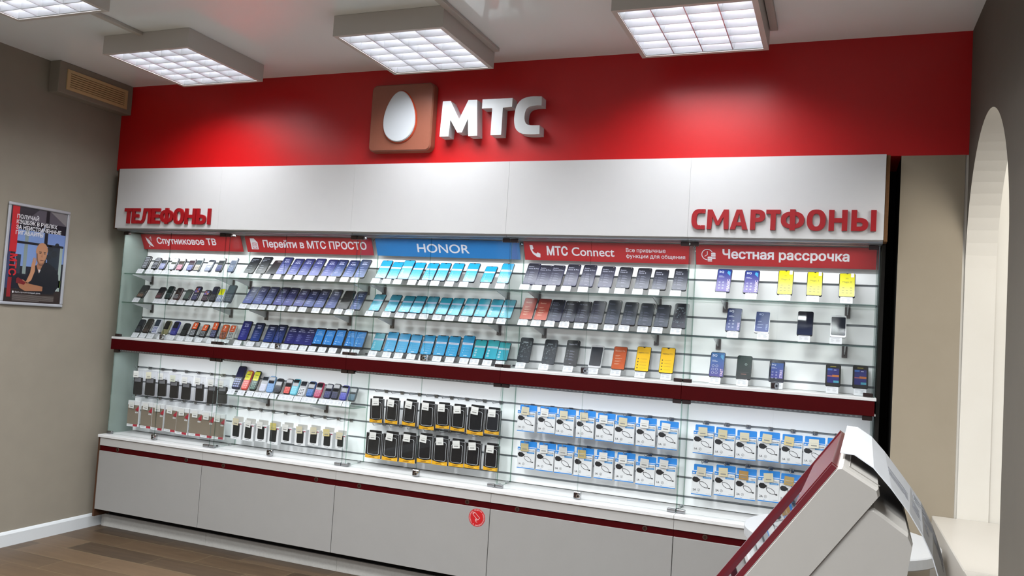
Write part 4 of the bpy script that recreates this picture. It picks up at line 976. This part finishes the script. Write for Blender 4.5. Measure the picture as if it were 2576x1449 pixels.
def feature(kind):
    body, scr, panel, keys, opt, desc = KP[kind]
    w, L, T = (.062 if kind in ('kBig', 'kR', 'kJ') else .050), (.16 if kind == 'kBig' else .108), .014
    B = MB(); r = .012 if kind not in ('kR', 'kF') else .007
    m_ = col(body, .25); B.loft([(rr(w-.006, L-.006, r, 0, L/2, 5), 0), (rr(w, L, r+.002, 0, L/2, 5), .004), (rr(w, L, r+.002, 0, L/2, 5), T-.003), (rr(w-.006, L-.006, r, 0, L/2, 5), T)], m_)
    s = MB(); k = MB(); zs0, zs1 = (.50*L, .93*L) if 'short' not in opt else (.54*L, .93*L)
    if scr:
        if opt == 'none': zs0 = .12*L if kind == 'kN' else .36*L
        base = {'tiles': '#1b1830', 'orange': '#e0561e', 'yellow': '#e2e01a'}.get(scr, scr)
        s.loft([(rr(w-.010, zs1-zs0, .004, 0, (zs0+zs1)/2), -.0008), (rr(w-.010, zs1-zs0, .004, 0, (zs0+zs1)/2), .0004)], col(base, .08 if scr[0] == '#' else .3))
        if scr == 'tiles':
            for i, c in enumerate(('#7a5fb4', '#c0806a', '#b85a5e', '#6f78c4')): s.flat(rr(.014, .013, .002, -.0085+.017*(i % 2), zs0+.014+.016*(i//2)), -.0011, col(c, .3))
        if scr == 'orange':
            z = (zs0+zs1)/2; wt_ = col('#f6e4d6', .3); s.flat([(-.007, z+.015), (.004, z+.017), (.008, z+.008), (-.001, z-.006), (-.004, z-.003), (.000, z+.006)], -.0011, wt_); s.rect(-.012, .008, z-.014, z-.010, -.0011, wt_)
        if scr == 'yellow':
            z = (zs0+zs1)/2; kk = col('#6a6a20', .3); s.rect(-.012, .012, z+.004, z+.008, -.0011, kk); lines(s, -.014, z-.004, 2, .006, .026, .002, -.0011, kk)
            if kind == 'kYR': s.ring(.006, z+.012, .006, .0025, -.0012, col('#c05a50', .3), 12)
    if opt != 'none':
        z1 = (.47*L if 'short' not in opt else .50*L) if scr else .92*L; z0 = .06*L
        k.loft([(rr(w-.010, z1-z0, .004, 0, (z0+z1)/2), -.0006), (rr(w-.010, z1-z0, .004, 0, (z0+z1)/2), .0004)], col(panel, .3))
        n = 4; zt = z1
        if 'ring' in opt: k.ring(0, z1-.010, .007, .002, -.0011, col('#b0aca8', .15, .8), 16); zt = z1-.018
        elif 'nav' in opt: k.flat(rr(.020, .008, .003, 0, z1-.008 if scr else .55*L), -.0011, col('#c9ccd4', .2, .6)); zt = z1-.014 if scr else z1
        if 'big' in opt: n = 7
        dz = (zt-z0-.003)/n
        for i in range(n):
            for j in range(3):
                if 'big' in opt and 'nav' in opt and i == 4: continue
                k.flat(rr((w-.018)/3-.002, dz*.62, .0015, (j-1)*(w-.014)/3, z0+.002+dz*(i+.5), 2), -.0011, col(keys, .3))
    return w, L, B, (s if scr else None), (k if opt != 'none' else None), desc

def phone_meshes(kind):
    if kind not in SM:
        w, L, B, s, k, desc = feature(kind) if kind in KP else smart(kind)
        SM[kind] = (w, L, B.mesh('phone_body'), s.mesh('phone_screen') if s else None, k.mesh('phone_keypad') if k else None, desc)
    return SM[kind]

# acrylic price stands (one per phone)
def stand_meshes():
    c = MB(); c.loft([(rr(.054, .036, .002, 0, .018, 2), -.0012), (rr(.054, .036, .002, 0, .018, 2), 0)], TAGW)
    c.rect(-.022, .018, .029, .0315, -.0015, TAGP); lines(c, -.022, .025, 3, .0055, .016, .002, -.0015, TAGP); lines(c, .002, .025, 3, .0055, .020, .0025, -.0015, TAGP)
    a = MB(); P_ = [(0.002, .0005), (.023, .0345), (.058, .031), (.066, .0315), (.096, .075)]
    for (ya, za), (yb_, zb) in zip(P_, P_[1:]):
        dy, dz = yb_-ya, zb-za; l = math.hypot(dy, dz); ny, nz = -dz/l*.001, dy/l*.001
        a.add([(x, y, z) for x in (-.022, .022) for y, z in ((ya-ny, za-nz), (yb_-ny, zb-nz), (yb_+ny, zb+nz), (ya+ny, za+nz))], [(0, 1, 2, 3), (4, 5, 6, 7), (0, 1, 5, 4), (1, 2, 6, 5), (2, 3, 7, 6), (3, 0, 4, 7)], ACRYL)
    a.box(-.022, .022, .060, .062, .0, .031, ACRYL)
    return c.mesh('price_card'), a.mesh('acrylic_stand')
CARD, STAND = stand_meshes()
SHN = {'top': 'top', 'middle': 'middle', 'bottom': 'bottom', 'lower': 'low'}
SHZ = {'top': (1.674, .15, .110), 'middle': (1.483, .15, .110), 'bottom': (1.2505, .19, .148), 'lower': (.943, .2, .157)}
for (b, sh), items in ROWS.items():
    zs, yb, yt = SHZ[sh]; lo, hi = DIV[b-1], DIV[b]
    where = f'on {SHN[sh]} shelf under {BAY[b]}' if sh != 'bottom' else f'on red ledge under {BAY[b]}'
    for i, (kind, x, dz, dy, tx) in enumerate(items):
        w, L0, mb_, ms_, mk_, desc = phone_meshes(kind)
        x = min(max(x, lo+w/2+.005), hi-w/2-.005); tx = min(max(tx, lo+.032), hi-.032)
        L = math.hypot(dz, dy); a = math.atan2(dy, dz)
        nm = 'keypad_phone' if kind in KP else 'smartphone'
        t = thing(nm, f'{desc}, {ORD[i]} from left {where}', 'phone', (x, yb, zs+.0335), (-a, 0, 0), f'phones {where}', (1, 1, L/L0))
        link('body', mb_, t)
        if ms_: link('screen', ms_, t)
        if mk_: link('keypad', mk_, t)
        s = thing('price_stand', f'white price card, {ORD[i]} from left {where}', 'price tag', (tx, yt, zs), (0, 0, 0), f'price cards {where}')
        link('acrylic_stand', STAND, s); link('price_card', CARD, s, (0, 0, .001), (-.58, 0, 0))

# ------------------------------------------------------------------ goods hanging on hooks
def make_hook():
    r = thing('display_hook', 'x', 'hook', group='display hooks')
    part('wire', MB().tube([(0, .289, 0), (0, .19, .0015), (0, .165, .003), (0, .158, .009), (0, .155, .016)], .0021, STEEL, 8), r)
    part('clip', MB().bevbox(-.011, .011, .283, .2885, -.010, .006, STEEL, .001).bevbox(-.011, .011, .276, .2885, .006, .0085, STEEL, .0005), r)
    return r
PT = {}
def price_tag_mesh(c):
    if c not in PT:
        m = MB(); m.box(-.022, .022, 0, .0006, -.042, 0, col(c, .5)); m.rect(-.013, .013, -.033, -.028, -.0003, col('#8d8d8a', .6)); m.rect(-.017, .017, -.020, -.018, -.0003, col('#c9c8c2', .6))
        PT[c] = m.mesh('price_tag')
    return PT[c]
WHT = col('#eef0f2', .4)
BLU = col('#2a8fe6', .35)
def charger(amp, conn):
    w, h, d = .099, .143, .034
    bx = MB().bevbox(-w/2, w/2, 0, d, -h, -.030, WHT, .001)
    hd = MB().loft([([(-w/2+.004, -.034), (w/2, -.034), (w/2, -.003), (w/2-.003, 0), (-w/2+.007, 0), (-w/2+.004, -.003)], d-.010), ([(-w/2+.004, -.034), (w/2, -.034), (w/2, -.003), (w/2-.003, 0), (-w/2+.007, 0), (-w/2+.004, -.003)], d-.006)], BLU)
    a = MB(); y = -.0004
    a.rect(-w/2, w/2, -.0345, -.030, y, BLU); a.rect(-w/2, -w/2+.019, -.045, -.030, y-.0001, BLU); a.rect(-w/2+.003, -w/2+.013, -.041, -.037, y-.0003, WHT)
    a.rect(-w/2, w/2, -h, -h+.0045, y, BLU)
    K = col('#15161a', .4); cx, cz = -.027, -.070
    a.flat([(cx-.020, cz+.004), (cx-.012, cz+.013), (cx+.004, cz+.012), (cx+.012, cz+.006), (cx+.021, cz+.001), (cx+.012, cz-.008), (cx+.004, cz-.013), (cx-.010, cz-.012), (cx-.018, cz-.006)], y-.0001, K)
    # cable coil
    P_ = []
    for i in range(29):
        t_ = 2*math.pi*i/28; px, pz = .022*math.cos(t_), .0105*math.sin(t_); r_ = math.radians(-28); P_.append((.010+px*math.cos(r_)-pz*math.sin(r_), -.091+px*math.sin(r_)+pz*math.cos(r_)))
    a.stroke(P_, .0022, y-.0001, K); a.stroke([(cx+.016, cz-.003), (-.010, -.080)], .002, y-.0001, K); a.stroke([(.020, -.104), (.036, -.1055)], .002, y-.0002, K)
    a.flat([(.033, -.102), (.040, -.103), (.043, -.106), (.039, -.109), (.033, -.108)], y-.0002, K)
    a.rect(.004, .046, -.0605, -.052, y-.0001, col('#3c8fd2', .4)); a.rect(.010, .040, -.0575, -.0552, y-.0003, col('#9cc6ea', .4))
    a.text(conn, .046, -.0475, y-.0001, .0055, K, 'r', bold=.01)
    a.text(amp, -.042, -.124, y-.0001, .0105, K, bold=.01); a.ring(-.013, -.119, .0065, .0009, y-.0001, K, 18); a.stroke([(-.016, -.122), (-.010, -.116)], .001, y-.0001, K); a.stroke([(-.0155, -.118), (-.0125, -.122)], .0008, y-.0001, K)
    a.rect(-.024, -.014, -.134, -.1325, y-.0001, col('#7fa9d8', .4)); a.rect(.022, .044, -.133, -.1315, y-.0001, TAGP)
    return w, h, [('box', bx, None), ('hang_tab', hd, 'blue hanging tab'), ('printed_front', a, None)]
def black_pack():
    w, h, d = .093, .15, .018; K = col('#0f1013', .35); G = col('#b9bcc0', .4)
    bx = MB().bevbox(-w/2, w/2, 0, d, -h, -.012, K, .0008)
    hd = MB().loft([(rr(w*.78, .022, .004, 0, -.010), d-.004), (rr(w*.78, .022, .004, 0, -.010), d-.001)], K)
    a = MB(); y = -.0003
    for x0, x1, z0, z1 in ((-w/2, -w/2+.0016, -h, -.012), (w/2-.0016, w/2, -h, -.012), (-w/2, w/2, -.0136, -.012)): a.rect(x0, x1, z0, z1, y, G)
    Yl = col('#e8ac10', .35); a.flat([(-w/2+.0016, -h), (w/2-.0016, -h), (w/2-.0016, -h+.021), (w*.28, -h+.017), (0, -h+.0125), (-w*.28, -h+.017), (-w/2+.0016, -h+.021)], y-.0001, Yl); a.rect(-.022, .010, -h+.0045, -h+.0085, y-.0003, col('#9a6a10', .4)); a.rect(.014, .03, -h+.005, -h+.009, y-.0003, col('#f0c860', .4))
    for i in range(5): a.rect(w/2-.018+(i % 2)*.005, w/2-.014+(i % 2)*.005, -.024-.005*i, -.021-.005*i, y-.0001, col('#5a5d66', .4))
    c = MB(); o = rr(w*.74, h*.66, .010, 0, -h*.53, 5); i_ = rr(w*.74-.004, h*.66-.004, .009, 0, -h*.53, 5)
    n = len(o); c.add([(x, -.0012, z) for x, z in o]+[(x, -.0012, z) for x, z in i_]+[(x, 0, z) for x, z in o], [(k, (k+1) % n, n+(k+1) % n, n+k) for k in range(n)]+[(k, (k+1) % n, 2*n+(k+1) % n, 2*n+k) for k in range(n)], col('#c3c6c8', .25))
    c.flat(i_, -.0008, col('#17191d', .18))
    return w, h, [('card_box', bx, None), ('hang_tab', hd, None), ('printed_front', a, None), ('case_window', c, 'dark case behind a pale rounded outline')]
def white_pack():
    w, h, d = .074, .125, .034
    bx = MB().bevbox(-w/2, w/2, 0, d, -h, -.028, WHT, .001)
    hd = MB().loft([(rr(w*.9, .034, .004, 0, -.016), d*.5), (rr(w*.9, .034, .004, 0, -.016), d*.5+.002)], col('#d2d1cc', .5))
    c = MB().loft([(rr(w*.60, .072, .006, 0, -.073), -.0016), (rr(w*.64, .076, .007, 0, -.073), 0)], col('#1c2022', .3))
    a = MB().rect(-.014, .012, -h+.006, -h+.009, -.0003, col('#8b8d90', .5)).rect(w/2-.018, w/2-.002, -.040, -.034, -.0003, col('#a83a58', .4))
    return w, h, [('box', bx, None), ('hang_tab', hd, None), ('case_window', c, 'dark phone case in the box window'), ('printed_front', a, None)]
def bag_pack():
    w, h = .086, .166
    cs = MB().slab(w*.84, .112, .008, .004, .013, col('#17181d', .35), cz=-.106)
    ins = MB().box(-w*.30, w*.30, .002, .0035, -.078, -.046, col('#8d8f94', .5)).box(w*.32, w*.46, .0, .001, -.044, -.036, WHT)
    bg = MB().loft([(rr(w, h, .004, 0, -h/2), -.001), (rr(w, h, .004, 0, -h/2), .016)], BAG)
    return w, h, [('phone_case', cs, 'black phone case'), ('insert_card', ins, 'grey insert card'), ('clear_bag', bg, 'clear plastic bag')]
def beige_pack():
    w, h, d = .096, .170, .013
    bx = MB().bevbox(-w/2, w/2, 0, d, -h, 0, WHT, .0008)
    a = MB(); y = -.0003; a.rect(-w/2+.001, w/2-.001, -h+.016, -.028, y, noisy('beige_case', '#84796a', '#8c8172', 30, .3))
    R_ = col('#b3263a', .4); a.flat([(w/2-.034, -.062), (w/2-.001, -.062), (w/2-.001, -.030)], y-.0002, R_); a.rect(w/2-.020, w/2-.001, -.068, -.062, y-.0002, col('#8c1c2c', .4)); a.rect(w/2-.030, w/2-.008, -.080, -.072, y-.0002, WHT); a.rect(w/2-.026, w/2-.012, -.078, -.074, y-.0003, TAGP)
    a.rect(w/2-.042, w/2-.005, -h+.002, -h+.016, y-.0002, R_); lines(a, -w/2+.008, -h+.011, 1, .01, .036, .003, y-.0002, TAGP, False)
    return w, h, [('box', bx, None), ('printed_front', a, None)]
PKIND = {}
def pack_kind(k):
    if k not in PKIND:
        w, h, parts = {'E1': lambda: charger('1A', 'microUSB'), 'E2': lambda: charger('2A', 'Type-C'), 'D': black_pack, 'C': white_pack, 'A': bag_pack, 'B': beige_pack}[k]()
        PKIND[k] = (w, h, [(n, m.mesh(n), l) for n, m, l in parts])
    return PKIND[k]
PROW = {(1, 'upper'): ('A', 'black phone case in clear bag', 'phone_case_pack', 'phone case', 1.047), (1, 'lower'): ('B', 'brown case box with red corners', 'phone_case_pack', 'phone case', .8534),
        (2, 'lower'): ('C', 'white boxed black phone case', 'phone_case_pack', 'phone case', .8534), (3, 'upper'): ('D', 'black and yellow case pack', 'phone_case_pack', 'phone case', 1.047),
        (3, 'lower'): ('D', 'black and yellow case pack', 'phone_case_pack', 'phone case', .8534), (4, 'upper'): ('E1', 'blue white charger box', 'charger_box', 'charger box', 1.047),
        (4, 'lower'): ('E1', 'blue white charger box', 'charger_box', 'charger box', .8534), (5, 'upper'): ('E1', 'blue white charger box', 'charger_box', 'charger box', 1.047), (5, 'lower'): ('E2', 'blue white charger box', 'charger_box', 'charger box', .8534)}
CR, WT, OR = '#dcd3b4', '#eeeeea', '#b08848'
TAGC = {(1, 'upper'): [WT, '#e6e2cc', WT, '#dfe3d0', WT, WT, WT, WT], (1, 'lower'): [WT]*8, (2, 'lower'): [CR, WT, WT, '#cfc06a', WT, CR, CR, '#d8c888', CR], (3, 'upper'): [WT]*8, (3, 'lower'): [WT]*8,
        (4, 'upper'): [CR, WT, CR, CR, WT, CR, WT, WT], (4, 'lower'): ['#c6b888', WT, '#d6d6d2', '#c2ae70', WT, WT, '#d9d8d4', '#dedcd8'],
        (5, 'upper'): [CR, '#d4c8a0', CR, CR, '#e3cf94', '#ece6d0', '#d4b878'], (5, 'lower'): ['#d8cfb8', '#e0d4b0', OR, CR, '#b89a58', CR]}
hk0 = make_hook(); first = True
rnd = random.Random(3)
for key, lst in PACKS.items():
    b, r = key; k, desc, nm, cat, zg = PROW[key]; w0, h0, parts = pack_kind(k)
    yf = .19 if b >= 4 else .18; lo, hi = DIV[b-1], DIV[b]
    where = f'on {r} hooks under {BAY[b]}'
    if key == (2, 'lower'): where = f'on hooks under {BAY[b]}'
    for i, (x, w, zt, zb) in enumerate(lst):
        if k in 'DE1E2': h = zt-zb
        w = min(max(w, w0*.86), w0*1.12); x = min(max(x, lo+w/2+.004), hi-w/2-.004)
        h = zt-zb; sx = w/w0; sz = h/h0
        tilt = rnd.uniform(-.012, .012) if k in 'EE1E2' else rnd.uniform(-.03, .03)
        t = thing(nm, f'{desc}, {ORD[i]} from left {where}', cat, (x, yf, zt), (0, tilt, 0), f'{desc}s {where}', (sx, 1, sz))
        for n, me, l in parts:
            o = link(n, me, t)
            if l: o['label'] = l
        zh = zt-.010
        lb = f'wire hook of {ORD[i]} {cat} from left {where}'
        p = (x, 0, zg)
        if first: hk0.location = p; hk0['label'] = lb; first = False
        else: dup(hk0, lb, p)
        o = link('price_tag', price_tag_mesh(TAGC[key][i]), None, (x-.006+rnd.uniform(-.004, .004), yf-.007-.004*(k == 'A'), min(zt-.008, zg+.002)), (0, rnd.uniform(-.10, .10), 0))
        tag(o, f'paper tag on {ORD[i]} {cat} from left {where}', 'price tag', f'paper price tags {where}')

# ------------------------------------------------------------------ poster on the left wall
t = thing('poster', 'framed poster of a bald man in dark shirt on the left wall', 'poster', (XL+.001, -.484, 1.42), (0, 0, math.pi/2))
w, h, f = .412, .600, .018
FR = col('#c9cbd2', .3, .4); fr = MB()
for x0, x1, z0, z1 in ((-w/2, w/2, 0, f), (-w/2, w/2, h-f, h), (-w/2, -w/2+f, f, h-f), (w/2-f, w/2, f, h-f)): fr.bevbox(x0, x1, -.013, 0, z0, z1, FR, .004)
part('frame', fr, t, 'silver grey frame')
pw, ph = w-2*f, h-2*f
X = lambda a: -pw/2+a*pw
Z = lambda a: h-f-a*ph
p = MB(); p.box(-pw/2, pw/2, -.004, -.001, f, h-f, col('#1c1c28', .25))
def q(x0, x1, z0, z1, c, k): p.rect(X(x0), X(x1), Z(z1), Z(z0), -.0042-.0002*k, col(c, .3))
def pg(pts, c, k): p.flat([(X(a), Z(b_)) for a, b_ in pts], -.0042-.0002*k, col(c, .3))
q(.0, 1, 0, .14, '#5a5660', 0); q(.14, .62, .24, .62, '#7e9ad0', 0); q(.66, 1, .24, .56, '#7a95cf', 0); q(0, .06, 0, .9, '#3c4468', 0)
pg([(.0, 0), (.5, .0), (.3, .12), (.0, .2)], '#2c2a34', 1); pg([(.68, 0), (1, 0), (1, .14)], '#8a8688', 1); pg([(.46, .28), (.56, .28), (.62, .14), (.66, .14)], '#aeb6cc', 1)
q(.62, .68, 0, .62, '#14161f', 2); q(.14, .98, .36, .385, '#14161f', 2); q(.28, .34, .24, .7, '#8b9a96', 1); q(.92, .97, .36, .86, '#9fb0a8', 1); q(.70, .92, .38, .62, '#1d2a38', 1); q(.15, .24, .50, .70, '#2c3440', 1)
for a, b_, r_ in ((.74, .40, .05), (.82, .46, .06), (.72, .50, .05), (.86, .36, .04)): p.flat(ell(r_*2*pw, r_*1.3*ph, X(a), Z(b_), 12), -.0046, col('#18242c', .3))
q(.80, .92, .80, .86, '#c9d6da', 1); q(.90, .98, .74, .82, '#5d7a2c', 1); q(0, 1, .86, 1, '#2e211e', 1)
# red band with lettering
q(.03, .15, 0, .48, '#c81e28', 3); RD = col('#cf2028', .3)
p.text('МТС', X(.055), Z(.50), -.0052, .044, RD, rot=-math.pi/2, bold=.03, w=.128); q(.05, .115, .745, .95, '#8c1a22', 3)
# man
SK, SK2, SH = '#c08a66', '#a87252', '#10111c'
pg([(.36, .86), (.40, .66), (.50, .60), (.62, .575), (.72, .56), (.84, .60), (.93, .68), (.95, .80), (.86, .90), (.48, .90)], SH, 4)
pg([(.52, .60), (.57, .68), (.62, .60), (.66, .55), (.55, .55)], SK2, 5); pg([(.555, .64), (.575, .68), (.60, .64)], '#d8d6da', 6)
p.flat([(X(.595)+.041*math.cos(a)*(1 if math.sin(a) > 0 else .86), Z(.455)+.062*math.sin(a)*(.95 if math.sin(a) > 0 else 1.05)) for a in [2*math.pi*i/28 for i in range(28)]], -.0054, col(SK, .3))
pg([(.50, .47), (.52, .47), (.535, .54), (.56, .575), (.60, .585), (.64, .565), (.67, .50), (.66, .53), (.62, .60), (.56, .595), (.51, .54)], '#7d5640', 7)
q(.545, .59, .447, .455, '#3a241c', 7); q(.625, .665, .447, .455, '#3a241c', 7); q(.55, .585, .462, .470, '#241a18', 7); q(.63, .66, .462, .470, '#241a18', 7); pg([(.60, .46), (.585, .505), (.615, .508)], SK2, 7); q(.575, .635, .535, .543, '#6c3a34', 7)
pg([(.43, .60), (.455, .52), (.47, .515), (.475, .57), (.49, .52), (.505, .525), (.495, .60), (.50, .66), (.45, .76), (.38, .80), (.36, .78), (.42, .68)], SK, 6)
pg([(.22, .80), (.30, .76), (.42, .80), (.66, .82), (.66, .87), (.36, .88), (.26, .85)], SK2, 6); pg([(.19, .755), (.22, .74), (.36, .79), (.33, .815), (.19, .80)], '#7a1a20', 7)
PW = col('#e6e6ea', .4)
for i, (s_, ww) in enumerate((('ПОЛУЧАЙ', .38), ('КЭШБЭК В РУБЛЯХ', .72), ('ЗА НЕИСТРАЧЕННЫЕ', .80), ('ГИГАБАЙТЫ', .48))):
    p.text(s_, X(.11), Z(.125+.056*i), -.0056, .0225, PW, bold=.03, w=ww*pw)
p.flat(egg(X(.155), Z(.895), .005, .0068, 16), -.0056, PW); p.text('Быть лучше каждый день', X(.19), Z(.902), -.0056, .0085, PW, w=.44*pw)
for i in range(7): q(.15, .88 if i < 6 else .62, .922+.0098*i, .9255+.0098*i, '#8c8480', 3)
part('print', p, t)

# ------------------------------------------------------------------ round table
t = thing('round_table', 'white round table in front of the cabinets, behind the lectern', 'table', (4.574, -.501, 0))
R_ = .357
part('tabletop', MB().lathe([(0, .740), (R_-.004, .740), (R_, .736), (R_, .702), (R_-.004, .698), (0, .698)], noisy('white_table', '#c9cbcd', '#c5c7c9', 10, .35), n=72, smooth=False), t)
part('leg', MB().lathe([(0, .698), (.05, .698), (.045, .68), (.036, .66), (.036, .03), (.05, .022)], col('#b9bbbe', .3, .9), n=28), t, 'metal column')
part('foot', MB().lathe([(0, .026), (.04, .026), (.2, .014), (.22, .006), (.22, 0), (0, 0)], col('#b9bbbe', .3, .9), n=40), t)

# ------------------------------------------------------------------ lectern with price sheet
YN = -2.95; LYAW = -0.032
t = thing('lectern', 'white lectern stand with sloping dark red framed panel in the right foreground', 'lectern', (4.56, YN, 0), (0, 0, LYAW))
ox = 4.56
A, B_ = (4.544-ox, 1.317), (4.441-ox, 1.170)       # upper left edge of the slab, a point lower on it
dx, dz = B_[0]-A[0], B_[1]-A[1]; l = math.hypot(dx, dz); dx, dz = dx/l, dz/l
C_ = (4.591-ox, 1.291); D = .455
def along(p_, s): return (p_[0]+dx*s, p_[1]+dz*s)
S1 = along(A, .50); S2 = along(C_, .47)
nx_, nz_ = (C_[0]-A[0]), (C_[1]-A[1]); nl = math.hypot(nx_, nz_); nx_, nz_ = nx_/nl, nz_/nl
def offs(p_, d): return (p_[0]+nx_*d, p_[1]+nz_*d)
c = .003
slab = [offs(along(A, c), 0), offs(A, c), offs(A, nl-c*2), offs(along(A, c*2), nl), offs(along(A, .47), nl), along(A, .50)]
m = MB(); ins = lambda o, k: [(sum(p_[0] for p_ in o)/len(o)*(k)+p_[0]*(1-k), sum(p_[1] for p_ in o)/len(o)*k+p_[1]*(1-k)) for p_ in o]
m.loft([(ins(slab, .02), 0), (slab, .004), (slab, D-.004), (ins(slab, .02), D)], PLASTIC)
part('panel_housing', m, t)
# end cap groove
g = MB(); e0 = offs(along(A, -.0004), .010); e1 = offs(along(A, -.0004), nl-.004)
def bar(mb, p0, p1, y0, y1, th, mat):
    ux, uz = p1[0]-p0[0], p1[1]-p0[1]; k = math.hypot(ux, uz); px, pz = -uz/k*th/2, ux/k*th/2
    mb.prism([(p0[0]+px, p0[1]+pz), (p1[0]+px, p1[1]+pz), (p1[0]-px, p1[1]-pz), (p0[0]-px, p0[1]-pz)], y0, y1, mat)
bar(g, e0, e1, .030, .0315, .001, col('#8a8680', .6)); bar(g, e0, (e0[0]+.0008*nx_, e0[1]+.0008*nz_), .0315, .20, .001, col('#8a8680', .6)); bar(g, e0, (e0[0]+.0008*nx_, e0[1]+.0008*nz_), .25, .40, .001, col('#8a8680', .6))
part('cap_seam', g, t)
# framed glossy panel on the sloping face
RB = noisy('burgundy_frame', '#641119', '#5c0f16', 20, .22, .5); F_ = MB(); off = -.0045
top0, top1 = offs(along(A, .006), off), offs(along(A, .028), off); bot0, bot1 = offs(along(A, .44), off), offs(along(A, .46), off)
bar(F_, offs(along(A, .006), off), offs(along(A, .46), off), .004, .014, .007, RB); bar(F_, offs(along(A, .006), off), offs(along(A, .46), off), D-.022, D-.002, .013, RB)
bar(F_, top0, offs(along(A, .075), off), .022, D-.022, .009, RB); bar(F_, bot0, bot1, .022, D-.022, .009, RB)
part('frame', F_, t, 'glossy dark red frame')
sc = MB(); bar(sc, offs(along(A, .075), -.002), offs(along(A, .44), -.002), .022, D-.022, .003, col('#20222a', .02, 0, .9))
part('glossy_panel', sc, t, 'mirror glossy dark panel inside the frame')
st = [(4.582-ox, 1.271), (4.619-ox, 1.247), (4.624-ox, 1.236), (4.617-ox, 1.18), (4.60-ox, .60), (4.60-ox, .04), (4.42-ox, .04), (4.39-ox, .60), (4.388-ox, 1.02), (4.565-ox, 1.274)]
m = MB(); m.loft([(ins(st, .01), .002), (st, .006), (st, D-.10), (ins(st, .01), D-.096)], PLASTIC); part('stand_body', m, t)
part('base', MB().bevbox(4.40-ox, 4.78-ox, -.01, D+.02, 0, .04, PLASTIC, .006), t)
# sheet of paper draped over the top
pp = [(4.541, 1.3225), (4.558, 1.3215), (4.580, 1.308), (4.601, 1.285), (4.622, 1.258), (4.642, 1.232), (4.659, 1.208), (4.677, 1.172), (4.690, 1.135), (4.700, 1.095), (4.706, 1.04), (4.709, .985)]
def sheet(mb, y0, y1, mat, o=0.0, i0=0, i1=None, th=.0012):
    q_ = pp[i0:i1]; N_ = []
    for i, (a, b) in enumerate(q_):
        j0, j1 = max(i-1, 0), min(i+1, len(q_)-1); ux, uz = q_[j1][0]-q_[j0][0], q_[j1][1]-q_[j0][1]; k = math.hypot(ux, uz); N_.append((-uz/k, ux/k))
    # the near edge of the sheet curls away towards the lower end
    cu = lambda i, yy: .0 if yy > y1-.01 else .0
    out = [(a+nn[0]*(o+th), b+nn[1]*(o+th)) for (a, b), nn in zip(q_, N_)]; inn = [(a+nn[0]*o, b+nn[1]*o) for (a, b), nn in zip(q_, N_)]
    n = len(q_); V = []; 
    for yy in (y0, y1):
        f = max(0.0, (D-yy)/D)      # the near edge hangs further in towards the lower end
        sk = [-.060*f*(max(0, (i0+i-4))/7)**1.3 for i in range(n)]
        V += [(x-ox+s_, yy, z) for (x, z), s_ in zip(out, sk)]+[(x-ox+s_, yy, z) for (x, z), s_ in zip(inn, sk)]
    F = []
    for i in range(n-1):
        F += [(i, i+1, 2*n+i+1, 2*n+i), (n+i, n+i+1, 3*n+i+1, 3*n+i), (i, i+1, n+i+1, n+i), (2*n+i, 2*n+i+1, 3*n+i+1, 3*n+i)]
    F += [(0, n, 3*n, 2*n), (n-1, 2*n-1, 4*n-1, 3*n-1)]
    mb.add(V, F, mat, False); return mb
o = thing('price_sheet', 'white paper sheet with grey print draped over the lectern top', 'paper', (4.56, YN, 0), (0, 0, LYAW))
part('sheet', sheet(MB(), .075, D+.035, noisy('paper_white', '#dcdfe3', '#d7dade', 12, .5)), o)
ink = MB(); G1 = col('#8d8f96', .6); G2 = col('#a9abb1', .6)
rnd = random.Random(11)
for (i0, i1, ya, yb_) in ((3, 7, .20, .30), (5, 9, .33, .42)):
    for k in range(9):
        y_ = ya+(yb_-ya)*k/9; sheet(ink, y_, y_+(yb_-ya)/9*rnd.uniform(.35, .8), (G1, G2)[k % 2], .0014, i0+(k % 3 == 0), i1-(k % 4 == 1), .0003)
part('print', ink, o, 'grey printed blocks')
